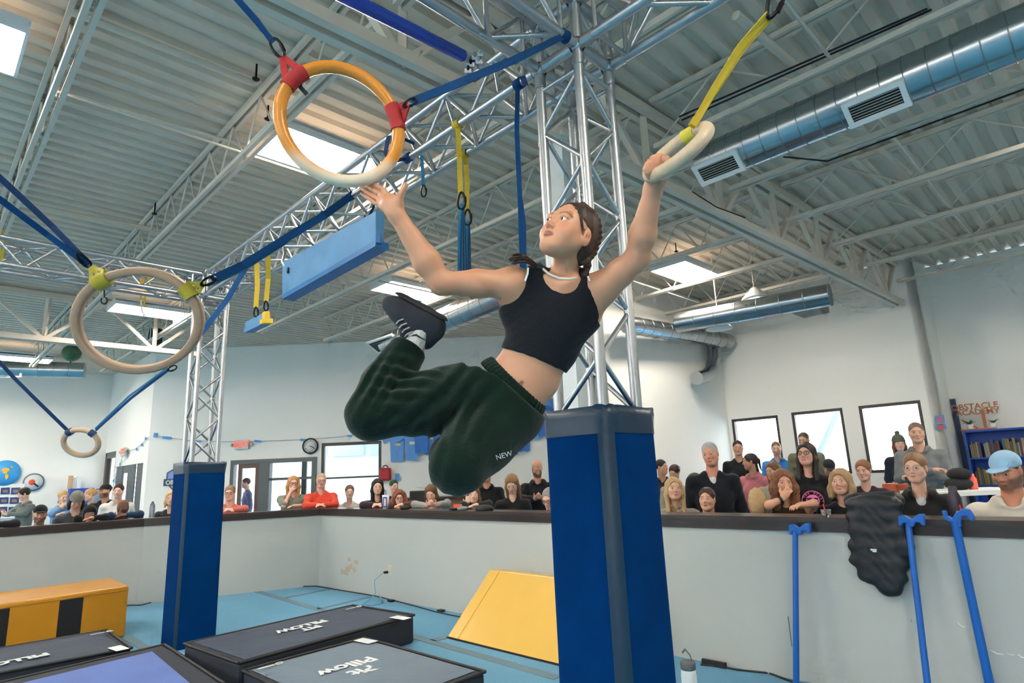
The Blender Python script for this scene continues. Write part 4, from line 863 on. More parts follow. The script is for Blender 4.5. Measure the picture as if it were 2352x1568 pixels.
PHB = mat('photo_blue', (36, 62, 112), .5); PHC = mat('photo_people', (140, 108, 112), .5, noise=.6, scale=30)
for i in range(3):
    for j in range(3):
        x, y = 36-24*j-i*3, 1127+22*i-j*0; 
        MB().hexa([wl(x-11, y+8, .06), wl(x+10, y+7, .06), wl(x+11, y-8, .06), wl(x-10, y-7, .06)], [wl(x-11, y+8, .075), wl(x+10, y+7, .075), wl(x+11, y-8, .075), wl(x-10, y-7, .075)]).build('photo', PHB, r); pf = [c for c in r.children if c.name.startswith('photo')][-1]
        MB().hexa([wl(x-6, y+4, .075), wl(x+6, y+4, .075), wl(x+6, y-3, .075), wl(x-6, y-3, .075)], [wl(x-6, y+4, .08), wl(x+6, y+4, .08), wl(x+6, y-3, .08), wl(x-6, y-3, .08)]).build('picture', PHC, pf)
BSH = mat('royal_blue_board', (22, 74, 168), .5, noise=.08)
q0, q1 = wl(162, 1122, .4), wl(217, 1120, .4); r = thing('blue_shelf', 'low blue bookcase behind the far left crowd', 'bookcase', Vector((q0.x, q0.y, 0)))
MB().hexa([Vector((q0.x, q0.y, 0)), Vector((q1.x, q1.y, 0)), Vector((q1.x, q1.y, 0))+AX*.35, Vector((q0.x, q0.y, 0))+AX*.35], [Vector((q0.x, q0.y, q0.z)), Vector((q1.x, q1.y, q0.z)), Vector((q1.x, q1.y, q0.z))+AX*.35, Vector((q0.x, q0.y, q0.z))+AX*.35]).build('case', BSH, r)
for x, h_, c in ((160, .35, (206, 160, 118)), (166, .3, (196, 186, 170)), (179, .33, (220, 226, 230))):
    p = wl(x, 1120, .25); p.z = q0.z; tag(MB().box(p+ZX*h_/2, BX*.05, AX*.04, ZX*h_/2).build('shelf_item', mat('shelf_item_%d' % x, c)), {160: 'tan box', 166: 'pale folder', 179: 'white bottle with blue band'}[x]+' standing on the far left blue shelf', 'shelf item')
# speaker, dome camera, green ball on the ceiling at left
sp_ = PY(357, 773, 12.2); r = thing('wall_speaker', 'black loudspeaker on a bracket seen through the large ring', 'speaker', sp_)
MB().box(sp_, (.1, 0, 0), (0, .1, 0), (0, 0, .17)).build('cabinet', BLACK, r, bevel=.02); MB().box(sp_+Vector((.1, .06, .05)), (.05, 0, 0), (0, .02, 0), (0, 0, .02)).build('bracket', DKMETAL, r); MB().tube([sp_+ZX*.15+Vector((.05, .1, 0)), Vector((sp_.x+.05, sp_.y+.1, ZD))], .012, 6).build('hanger', STEEL, r)
dc = PY(342, 806, 12.0); r = thing('dome_camera', 'white dome camera under the white beam', 'camera', dc); MB().lathe([(.07, .09), (.075, .03), (.06, 0)], dc, n=18).build('housing', WHITE, r); MB().tube([dc+ZX*.08, Vector((dc.x, dc.y, ZD))], .01, 6).build('drop_rod', WHITE, r); MB().ball(dc, .05, 14, 8).build('lens_dome', BLACK, r)
gb = UV(3.0, 14.6, 4.25); gb = PZ(164, 811, 4.3); r = thing('stuck_ball', 'green camouflage ball caught up at the ceiling on the left', 'ball', gb); MB().ball(gb, .17, 18, 12).build('ball', mat('green_camo', (58, 96, 66), .5, noise=.7, scale=9), r); MB().tube([gb+ZX*.15, Vector((gb.x, gb.y, ZD))], .008, 6).build('string', STEEL, r); MB().tube([gb-ZX*.17, gb-ZX*.22], .015, 6).build('knot', mat('green_camo', (58, 96, 66)), r)
# right side: notices, poster, bookcase
def wr(x, y, o=.02): return PP(x, y, C1-BX*o, (1, 1, 0))
NB = mat('notice_blue', (70, 140, 206), .6, noise=.25, scale=18)
for k, q in enumerate((((2146, 955), (2168, 953), (2171, 973), (2149, 975)), ((2149, 979), (2172, 973), (2174, 985), (2151, 987)))):
    r = thing('wall_notice', ('upper' if k == 0 else 'lower') + ' blue printed notice on the wall beside the third right window', 'notice', wr(*q[0])); MB().prism([wr(*p) for p in q[::-1]], BX*.006).build('sheet', NB, r)
    for j in range(3): a, b = lerp(wr(*q[0]), wr(*q[3]), .25+.25*j), lerp(wr(*q[1]), wr(*q[2]), .25+.25*j); MB().box((a+b)/2-BX*.002, (b-a)*.36, ZX*.012, BX*.001).build('print_line', mat('notice_red', (206, 96, 84)), r)
po = [bw(1555, 1001, .03), bw(1622, 999, .03), bw(1628, 1092, .03), bw(1572, 1098, .03)]
r = thing('photo_poster', 'poster of small photo panels with yellow bands on the back wall', 'poster', po[0]); MB().prism(po[::-1], AX*.008).build('sheet', mat('poster_base', (226, 180, 70), .6), r)
rr = random.Random(3)
for i in range(5):
    for j in range(5):
        P_p = lambda a, b: lerp(lerp(po[0], po[1], a), lerp(po[3], po[2], a), b)
        a, b = .03+j*.195, .03+i*.195; q = [P_p(a, b), P_p(a+.165, b), P_p(a+.165, b+.15+.03*(j % 2)), P_p(a, b+.15+.03*(j % 2))]
        c = rr.choice(((112, 98, 140), (168, 150, 160), (86, 92, 132), (190, 172, 176), (120, 84, 96), (150, 156, 178))); MB().prism([p-AX*.004 for p in q[::-1]], AX*.004).build('photo_panel', mat('panel_%d_%d_%d' % c, c, .6, noise=.5, scale=25), r)
bk0 = C3-BX*.36; fx = lambda x, y: PP(x, y, bk0, (1, 1, 0))
ztop = fx(2260, 986).z; va = fx(2213, 1000).dot(AX); vb = va-1.95; ub = bk0.dot(BX)
r = thing('bookcase', 'tall royal blue bookcase full of books at the right edge', 'bookcase', UV(ub, va, 0)); D_ = .3
def bx_(v0, v1, z0, z1, nm, o0=0, o1=D_): MB().box(UV(ub+(o0+o1)/2, (v0+v1)/2, (z0+z1)/2), BX*((o1-o0)/2), AX*abs((v1-v0)/2), ZX*((z1-z0)/2)).build(nm, BSH, r)
bx_(vb, va, ztop-.03, ztop, 'top_board'); bx_(vb, va, 0, .05, 'bottom_board'); bx_(vb, va, 0, ztop-.03, 'back_board', D_-.02, D_)
zs_ = [ztop-.03-.43, ztop-.03-.86, .35]
for v_ in (va-.015, va-.98, va-1.935): bx_(v_-.015, v_+.015, .05, ztop-.03, 'side_board')
for z in zs_: bx_(vb, va, z-.012, z+.012, 'shelf')
cols = [(130, 108, 58), (56, 96, 104), (116, 112, 106), (86, 62, 50), (62, 76, 100), (98, 42, 42), (140, 136, 124), (48, 64, 56), (132, 118, 74), (76, 70, 84)]
def ordw(k):
    o1 = 'first second third fourth fifth sixth seventh eighth ninth tenth eleventh twelfth thirteenth fourteenth fifteenth sixteenth seventeenth eighteenth nineteenth'.split()
    o2 = {20: 'twent', 30: 'thirt', 40: 'fort', 50: 'fift', 60: 'sixt', 70: 'sevent'}
    if k < 20: return o1[k-1]
    return o2[k//10*10]+('ieth' if k % 10 == 0 else 'y-'+o1[k % 10-1])
bwords = ('yellow ochre', 'teal', 'pale grey', 'brown', 'slate blue', 'dark red', 'cream', 'dark green', 'sand', 'mauve')
for si, z in enumerate(zs_[:2]):
    v_ = va-.05; k = 0
    while v_ > vb+.08:
        t = rr.uniform(.022, .04); hgt = rr.uniform(.2, .29); ci = rr.randrange(10)
        if abs(v_-(va-.98)) > .05 and rr.random() > .08:
            o = MB().box(UV(ub+.1, v_-t/2, z+.013+hgt/2), BX*.075, AX*(t/2-.0015), ZX*(hgt/2)).build('book', mat('book_%d' % ci, cols[ci], .6)); k += 1
            tag(o, '%s book, %s along the %s shelf of the blue bookcase' % (bwords[ci], ordw(k), ('upper', 'lower')[si]), 'book', 'books in the blue bookcase')
        v_ -= t
# wooden sign and two plants on the bookcase
WS = mat('orange_brown_ply', (176, 104, 62), .5, noise=.15, scale=12)
sb_ = fx(2245, 985)+BX*.1; sb_.z = ztop; r = thing('wooden_sign', 'cut-out wooden sign lettered OBSTACLE ACADEMY on the blue bookcase', 'sign', sb_); rd = -AX
MB().box(sb_+ZX*.012, rd*.24, BX*.05, ZX*.012).build('base', WS, r); MB().box(sb_+rd*.1+ZX*.17, rd*.022, BX*.01, ZX*.16).build('post', WS, r)
MB().box(sb_-rd*.1+ZX*.1, (rd*.1-ZX*.08)*1.0, BX*.01, ZX.cross(BX)*.0+ZX*.02).build('brace', WS, r)
text('OBSTACLE', WS, r, sb_+ZX*.39, rd, ZX, .135, 'lettering', .008, .002); text('ACADEMY', WS, r, sb_+ZX*.295+rd*.03, rd, ZX, .125, 'lettering', .008, .002)
PG = mat('leaf_green', (74, 110, 66), .6)
for x in (2227, 2282):
    p = fx(x, 985)+BX*.1; p.z = ztop; r = thing('potted_plant', 'small green plant in a white pot on the blue bookcase, %s the wooden sign' % ('left of' if x < 2250 else 'right of'), 'plant', p)
    MB().lathe([(.04, 0), (.052, .1), (.045, .1), (.04, .08)], p, n=16).build('pot', WHITE, r)
    for k in range(14):
        t = R0.uniform(0, 6.28); l = R0.uniform(.05, .1); q = p+ZX*.09; e = q+Vector((math.cos(t)*l, math.sin(t)*l, R0.uniform(.03, .08))); MB().ribbon([q, lerp(q, e, .6)+ZX*.02, e], .022, .002, Vector((-math.sin(t), math.cos(t), .2))).build('leaf', PG, r)
bd = PP(2203, 1000, C3-BX*.02, (1, 1, 0)); tag(MB().box(UV(C3.dot(BX)-.03, C3.dot(AX)-.05, 1.25), BX*.02, AX*.035, ZX*1.25).build('door_6', mat('navy_door_edge', (36, 58, 96), .5)), kind='structure')
# counter and chair backs behind the centre crowd
q0, q1 = PY(925, 1144, 12.4), PY(1085, 1144, 12.4); r = thing('wood_counter', 'brown wooden counter behind the centre of the crowd', 'counter', Vector((q0.x, q0.y, 0)))
MB().box(((q0.x+q1.x)/2, 12.7, q0.z/2-.02), ((q1.x-q0.x)/2, 0, 0), (0, .3, 0), (0, 0, q0.z/2-.02)).build('cabinet', mat('counter_wood', (110, 78, 62), .5, noise=.2), r); MB().box(((q0.x+q1.x)/2, 12.7, q0.z-.02), ((q1.x-q0.x)/2+.04, 0, 0), (0, .34, 0), (0, 0, .02)).build('top', WOODTRIM, r)
ch = PY(965, 1140, 11.9); r = thing('office_chair', 'black office chair back in front of the wooden counter', 'chair', Vector((ch.x, ch.y, 0))); MB().box((ch.x, ch.y, ch.z-.05), (.2, 0, 0), (0, .03, 0), (0, 0, .16)).build('backrest', BLACK, r, bevel=.02); MB().tube([(ch.x, ch.y, 0), (ch.x, ch.y, ch.z-.1)], .03, 8).build('post', BLACK, r)
tb = PY(2060, 1113, 7.9); r = thing('orange_crate', 'orange plastic crate behind the grey hoodie wearer', 'crate', Vector((tb.x, tb.y, 0))); MB().box((tb.x, tb.y, tb.z-.1), (.11, 0, 0), (0, .15, 0), (0, 0, .12)).build('crate_body', mat('orange_plastic', (196, 92, 56), .5), r, bevel=.02); MB().box((tb.x, tb.y, (tb.z-.22)/2), (.13, 0, 0), (0, .2, 0), (0, 0, (tb.z-.22)/2)).build('stand', WHITE, r)
# clutter on the table at the right
tq = PY(2190, 1125, 6.0); tq = tq+Vector((.12, 0, 0)); r = thing('side_table', 'white side table piled with dark coats at the right', 'table', Vector((tq.x, tq.y, 0)))
MB().box((tq.x, tq.y, tq.z-.02), (.45, 0, 0), (0, .3, 0), (0, 0, .02)).build('table_top', WHITE, r)
for sx in (-1, 1):
    for sy in (-1, 1): MB().tube([(tq.x+sx*.4, tq.y+sy*.25, 0), (tq.x+sx*.4, tq.y+sy*.25, tq.z-.04)], .02, 8).build('leg', DKMETAL, r)
DKC = mat('dark_cloth', (26, 28, 34), .9, bump=.3, bscale=20)
for k, (dx, sx) in enumerate(((-.06, .12), (-.04, .09))): tag(MB().ball((tq.x+dx, tq.y, tq.z+.055+.09*k), (sx, .12, .06), 14, 8).build('folded_coat', DKC), ('lower' if k == 0 else 'upper')+' dark coat heaped on the side table', 'coat')
# ================================================================ FIGURES: smooth implicit bodies turned into meshes
def V3(v): return np.array([v[0], v[1], v[2]], float)
class Body:
    """list of blended shapes (tapered capsules, ellipsoids) -> one continuous surface"""
    def __init__(s): s.ops = []
    def cone(s, a, b, ra, rb, k=.02, mode='u'):
        a, b = V3(a), V3(b); ba = b-a; L2 = max(ba.dot(ba), 1e-9)
        def f(P):
            q = P-a; t = np.clip(q@ba/L2, 0, 1); return np.sqrt(((q-t[:, None]*ba)**2).sum(1))-(ra+(rb-ra)*t)
        s.ops.append((mode, k, f, (a+b)/2, math.sqrt(L2)/2+max(ra, rb))); return s
    def ell(s, c, r, rot=None, k=.02, mode='u'):
        c = V3(c); r = V3(r); R = None if rot is None else np.array(rot, float)      # columns = axes
        def f(P):
            q = P-c
            if R is not None: q = q@R
            k0 = np.sqrt(((q/r)**2).sum(1)); k1 = np.sqrt(((q/(r*r))**2).sum(1))+1e-9; return k0*(k0-1)/k1
        s.ops.append((mode, k, f, c, r.max())); return s
    def fn(s, f, mode='cut', k=.004): s.ops.append((mode, k, f, np.zeros(3), 1e6)); return s
    def path(s, pts, rs, k=.01):
        for i in range(len(pts)-1): s.cone(pts[i], pts[i+1], rs[i], rs[i+1], k)
        return s
    def _eval(s, P, bc=None, br=0, per=1):
        d = np.full(len(P), 1e3)
        for mode, k, f, c, r in s.ops:
            if r > 1e5: sel = slice(None)
            else:
                m = ((bc-c)**2).sum(1) < (r+k+br+.012)**2
                if not m.any(): continue
                sel = np.repeat(m, per) if per > 1 else m
            if mode == 'disp': d[sel] = d[sel]+f(P[sel]); continue
            x = f(P[sel]); y = d[sel]
            if mode == 'u': h = np.maximum(k-np.abs(y-x), 0)/k; d[sel] = np.minimum(y, x)-h*h*k*.25
            else: x = -x; h = np.maximum(k-np.abs(y-x), 0)/k; d[sel] = np.maximum(y, x)+h*h*k*.25
        return d
    def verts(s, h):
        lo = np.min([c-r for m, k, f, c, r in s.ops if m == 'u'], 0)-3*h; hi = np.max([c+r for m, k, f, c, r in s.ops if m == 'u'], 0)+3*h
        B = 8; bs = B*h; nb = np.ceil((hi-lo)/bs).astype(int)+1
        g = np.stack(np.meshgrid(*[np.arange(n) for n in nb], indexing='ij'), -1).reshape(-1, 3); bc = lo+(g+.5)*bs; br = bs*.8661
        d = s._eval(bc, bc, br); act = np.abs(d) < br*1.5+2*h; g = g[act]; bc = bc[act]
        o = np.stack(np.meshgrid(*[np.arange(B+1)]*3, indexing='ij'), -1).reshape(-1, 3)
        gp = (g[:, None, :]*B+o[None]).reshape(-1, 3); P = lo+gp*h
        D = s._eval(P, bc, br, (B+1)**3).reshape(-1, B+1, B+1, B+1)
        cs = [D[:, a:a+B, b:b+B, c:c+B] for a in (0, 1) for b in (0, 1) for c in (0, 1)]       # index a*4+b*2+c
        ng = sum((c < 0).astype(np.int8) for c in cs); msk = (ng > 0) & (ng < 8); bi, i, j, k = np.nonzero(msk)
        val = np.stack([c[msk] for c in cs], 1); cell = np.stack([i, j, k], 1)+g[bi]*B
        off8 = np.array([(a, b, c) for a in (0, 1) for b in (0, 1) for c in (0, 1)], float); acc = np.zeros((len(val), 3)); cnt = np.zeros(len(val))
        for e0 in range(8):
            for ax in (4, 2, 1):
                if e0 & ax: continue
                e1 = e0 | ax; a, b = val[:, e0], val[:, e1]; m = (a < 0) != (b < 0); t = a[m]/(a[m]-b[m])
                acc[m] += off8[e0]+t[:, None]*(off8[e1]-off8[e0]); cnt[m] += 1
        vs = lo+(cell+acc/cnt[:, None])*h
        N = (nb*B+4).astype(np.int64); key = (cell[:, 0].astype(np.int64)*N[1]+cell[:, 1])*N[2]+cell[:, 2]
        order = np.argsort(key); sk = key[order]; quads = []
        for ax, e1, (u, v) in ((0, 4, (1, 2)), (1, 2, (2, 0)), (2, 1, (0, 1))):
            a, b = val[:, 0], val[:, e1]; m = (a < 0) != (b < 0); c = cell[m]; flip = a[m] >= 0; ids = []; ok = np.ones(len(c), bool)
            for du, dv in ((-1, -1), (0, -1), (0, 0), (-1, 0)):
                q = c.copy(); q[:, u] += du; q[:, v] += dv; kk = (q[:, 0].astype(np.int64)*N[1]+q[:, 1])*N[2]+q[:, 2]
                p = np.clip(np.searchsorted(sk, kk), 0, len(sk)-1); ok &= sk[p] == kk; ids.append(order[p])
            qd = np.stack(ids, 1); qd[flip] = qd[flip][:, ::-1]; quads.append(qd[ok])
        return vs, np.concatenate(quads)
    def build(s, name, m, parent, h, colfn=None, smooth=2):
        vs, qs = s.verts(h)
        if smooth and len(qs):
            for _ in range(smooth):
                acc = np.zeros_like(vs); cnt = np.zeros(len(vs))
                for a, b in ((0, 1), (1, 2), (2, 3), (3, 0)):
                    for p, q in ((a, b), (b, a)): np.add.at(acc, qs[:, p], vs[qs[:, q]]); cnt += np.bincount(qs[:, p], minlength=len(vs))
                vs = np.where(cnt[:, None] > 0, vs*.5+.5*acc/np.maximum(cnt, 1)[:, None], vs)
        me = bpy.data.meshes.new(name); me.vertices.add(len(vs)); me.vertices.foreach_set('co', vs.ravel().astype(np.float32))
        me.loops.add(len(qs)*4); me.loops.foreach_set('vertex_index', qs.ravel().astype(np.int32)); me.polygons.add(len(qs))
        me.polygons.foreach_set('loop_start', np.arange(0, len(qs)*4, 4, dtype=np.int32))
        me.polygons.foreach_set('use_smooth', np.ones(len(qs), bool)); me.update(calc_edges=True); me.validate()
        if colfn is not None:
            c = np.ones((len(vs), 4), np.float32); c[:, :3] = colfn(vs); at_ = me.color_attributes.new('Col', 'FLOAT_COLOR', 'POINT'); at_.data.foreach_set('color', c.ravel())
        me.materials.append(m); o = bpy.data.objects.new(name, me); link(o, parent); return o
class Fr:
    """local frame: columns right, forward, up; origin t; scale s"""
    def __init__(f, t, R, s=1.0): f.t = V3(t); f.R = np.array(R, float); f.s = s
    def p(f, x, y=None, z=None):
        v = V3(x) if y is None else np.array([x, y, z], float); return f.t+f.R@(v*f.s)
    def inv(f, P): return ((P-f.t)@f.R)/f.s
def head_ops(b, f, ears=True, fine=False, ear_k=.006):
    s = f.s; E = lambda c, r, k=.02, mode='u': b.ell(f.p(*c), np.array(r)*s, f.R, k*s, mode); Cn = lambda a, c, ra, rb, k=.015: b.cone(f.p(*a), f.p(*c), ra*s, rb*s, k*s)
    E((0, -.018, .032), (.073, .092, .080)); E((0, .022, -.028), (.060, .063, .083), .03); E((0, .050, -.088), (.027, .027, .022), .03)
    for g in (-1, 1):
        Cn((g*.050, .005, -.055), (g*.018, .056, -.094), .018, .015, .025); E((g*.036, .052, -.028), (.024, .022, .022), .025)
        E((g*.031, .094, .001), (.0175, .019, .0125), .012, 'cut')
        if fine: E((g*.031, .0685, 0), (.0145, .0145, .0140), .004)
        else: E((g*.031, .070, 0), (.0150, .0135, .0125), .005)
    Cn((-.036, .073, .019), (.036, .073, .019), .011, .011, .016)
    Cn((0, .080, .006), (0, .101, -.030), .0075, .0105, .012)
    for g in (-1, 1): E((g*.010, .092, -.036), (.0075, .010, .0065), .006)
    E((0, .0845, -.0575), (.021, .0115, .0052), .004); E((0, .083, -.0665), (.018, .0115, .0062), .004)
    E((0, .098, -.0618), (.022, .006, .0012), .003, 'cut')
    if ears:
        for g in (-1, 1):
            b.ell(f.p(g*.0745, -.008, -.008), np.array((.0075, .0185, .031))*s, f.R, ear_k*s)
            b.ell(f.p(g*.082, -.006, -.004), np.array((.006, .010, .019))*s, f.R, .004*s, 'cut')
def face_col(f, skin, lip=None, brow=(60, 42, 34), beard=None, flush=.25, fine=False):
    sk = np.array(lin(skin)); lp = np.array(lin(lip)) if lip else sk*np.array((.72, .45, .45)); bw = np.array(lin(brow)); bd = None if beard is None else np.array(lin(beard))
    w_ = .0025 if fine else .006
    def fnc(P):
        q = f.inv(P); c = np.tile(sk, (len(P), 1)); ss = lambda d, w: np.clip(.5-d/w, 0, 1)[:, None]
        ax = np.abs(q[:, 0]); front = (q[:, 1] > .04)
        ck = np.exp(-(((ax-.042)/.022)**2+((q[:, 2]+.032)/.02)**2+((q[:, 1]-.055)/.03)**2))[:, None]*flush; c = c*(1-ck)+c*np.array((1.02, .62, .6))*ck
        ns = np.exp(-((q[:, 0]/.014)**2+((q[:, 2]+.032)/.014)**2+((q[:, 1]-.1)/.02)**2))[:, None]*flush*.6; c = c*(1-ns)+c*np.array((1.0, .7, .66))*ns
        if bd is not None:
            m = ss(np.maximum(np.maximum(q[:, 2]+.044-.014*(ax > .03), -.105-q[:, 2]), -.01-q[:, 1]), .016)*.75*((q**2).sum(1) < .0225)[:, None]; m = m*(~((ax < .02) & (q[:, 2] > -.046) & (q[:, 1] > .08)))[:, None]; c = c*(1-m)+bd*m
        d = np.sqrt((q[:, 0]/.022)**2+((q[:, 2]+.062)/.0095)**2)-1; m = ss(d*.01, w_)*(q[:, 1] > .075)[:, None]*.75; c = c*(1-m)+lp*m
        arc = .0215-.006*((ax-.032)/.022)**2; d = np.maximum(np.abs(q[:, 2]-arc)-(.0028 if fine else .0038), np.abs(ax-.032)-.019); m = ss(d, w_)*front[:, None]*(.7 if fine else .75); c = c*(1-m)+bw*m
        return c
    return fnc
def hand_ops(b, wr, d, pn, side, curl=.5, s=1.0, spread=.25, thumb=.8):
    """wrist point, pointing direction, palm normal, side(+1/-1 thumb side along d x pn)"""
    d = V3(d); d /= np.linalg.norm(d); pn = V3(pn); pn -= d*pn.dot(d); pn /= np.linalg.norm(pn); lat = np.cross(d, pn)*side; wr = V3(wr)
    b.cone(wr, wr+d*.03*s, .024*s, .026*s, .02); b.ell(wr+d*.052*s, np.array((.038, .036, .017))*s, np.stack([d, lat, pn], 1), .02)
    Ls = (.068, .075, .07, .055)
    for i in range(4):
        base = wr+d*.082*s+lat*(1.5-i)*.0185*s; dd = d+lat*(1.5-i)*.12*spread; dd /= np.linalg.norm(dd); p = base; a = curl*.6; r = .0088*s
        for q in range(3):
            dr = dd*math.cos(a)+pn*math.sin(a); p2 = p+dr*Ls[i]*s*(.45, .32, .25)[q]; b.cone(p, p2, r, r*.93, .006); p = p2; r *= .93; a += curl
    tb = wr+d*.028*s+lat*.028*s; t1 = tb+(d*.55+lat*thumb+pn*.25)*.034*s; t2 = t1+(d*.85+lat*thumb*.45+pn*.35*curl)*.03*s; b.cone(tb, t1, .0135*s, .011*s, .012); b.cone(t1, t2, .0105*s, .0085*s, .006)
SKIN = cmat('skin', .5, 0); HAIRM = {}
def hairmat(c):
    k = 'hair_%d_%d_%d' % c; m = mat(k, c, .45, noise=.35, scale=60, stretch=(1, 1, .12), bump=.4, bscale=140, spec=.3); return m
def clothmat(c): return mat('cloth_%d_%d_%d' % c, c, .9, noise=.12, scale=14, bump=.35, bscale=24, sheen=.15, spec=.2)
EYEW = mat('eye_white', (206, 200, 196), .2); EYED = mat('eye_dark', (34, 24, 20), .15); LENSM = mat('glass_frame', (34, 28, 28), .3)
_eb = MB().ball((0, 0, 0), (.0125, .004, .0052), 10, 6); _em = bpy.data.meshes.new('eye'); _em.from_pydata([tuple(v) for v in _eb.v], [], _eb.f); _em.materials.append(EYEW)
_pb = MB().ball((0, 0, 0), (.0062, .003, .0052), 8, 5); _pm = bpy.data.meshes.new('iris'); _pm.from_pydata([tuple(v) for v in _pb.v], [], _pb.f); _pm.materials.append(EYED)
def put(name, me, parent, f, loc, sc=1):
    o = bpy.data.objects.new(name, me); link(o, parent); M = Matrix.Identity(4); p = f.p(*loc)
    for i in range(3):
        for j in range(3): M[i][j] = f.R[i, j]*f.s*sc
        M[i][3] = p[i]
    o.matrix_basis = M; return o
def rotm(yaw, pitch, roll):
    """columns right, forward, up for a head: yaw about z (+ turns to own left), pitch + looks down, roll + tilts to own right"""
    cy, sy, cp, sp, cr, sr = math.cos(yaw), math.sin(yaw), math.cos(pitch), math.sin(pitch), math.cos(roll), math.sin(roll)
    Rz = np.array([[cy, -sy, 0], [sy, cy, 0], [0, 0, 1]]); Rx = np.array([[1, 0, 0], [0, cp, sp], [0, -sp, cp]]); Ry = np.array([[cr, 0, sr], [0, 1, 0], [-sr, 0, cr]])
    return Rz@Rx@Ry
def hair_ops(b, f, style, vol=0):
    s = f.s; E = lambda c, r, k=.02, mode='u': b.ell(f.p(*c), np.array(r)*s, f.R, k*s, mode); Cn = lambda a, c, ra, rb, k=.02: b.cone(f.p(*a), f.p(*c), ra*s, rb*s, k*s)
    t = {'short': .008, 'crew': .004, 'grey': .005}.get(style, .010)+vol
    E((0, -.020, .034), (.073+t, .093+t, .081+t))
    if style in ('long', 'curly', 'bob', 'straight'):
        zl = {'bob': -.13, 'long': -.25, 'straight': -.27, 'curly': -.22}[style]; w_ = {'curly': .042}.get(style, .026)+vol
        for g in (-1, 1):
            Cn((g*.066, -.01, .05), (g*(.078+vol), -.005, -.06), w_*.8, w_, .03); Cn((g*(.078+vol), -.005, -.06), (g*(.082+vol), .01, zl), w_, w_*.75, .03)
        E((0, -.065, zl*.45), (.085+vol, .05+vol, .06-zl*.45), .04)
    if style == 'bun': E((0, -.125, .03), (.045, .035, .042), .015)
    if style == 'pony': E((0, -.115, .02), (.022, .025, .025), .015); Cn((0, -.125, .02), (0, -.14, -.14), .022, .012)
    E((0, .088, -.038), (.064, .072, .100), .012, 'cut')
    if style in ('short', 'crew', 'grey', 'bun', 'pony'):
        E((0, .02, -.125), (.12, .085, .105), .012, 'cut'); E((0, -.05, -.155), (.1, .09, .09), .01, 'cut')
        for g in (-1, 1): E((g*.082, -.004, -.012), (.014, .022, .034), .005, 'cut')
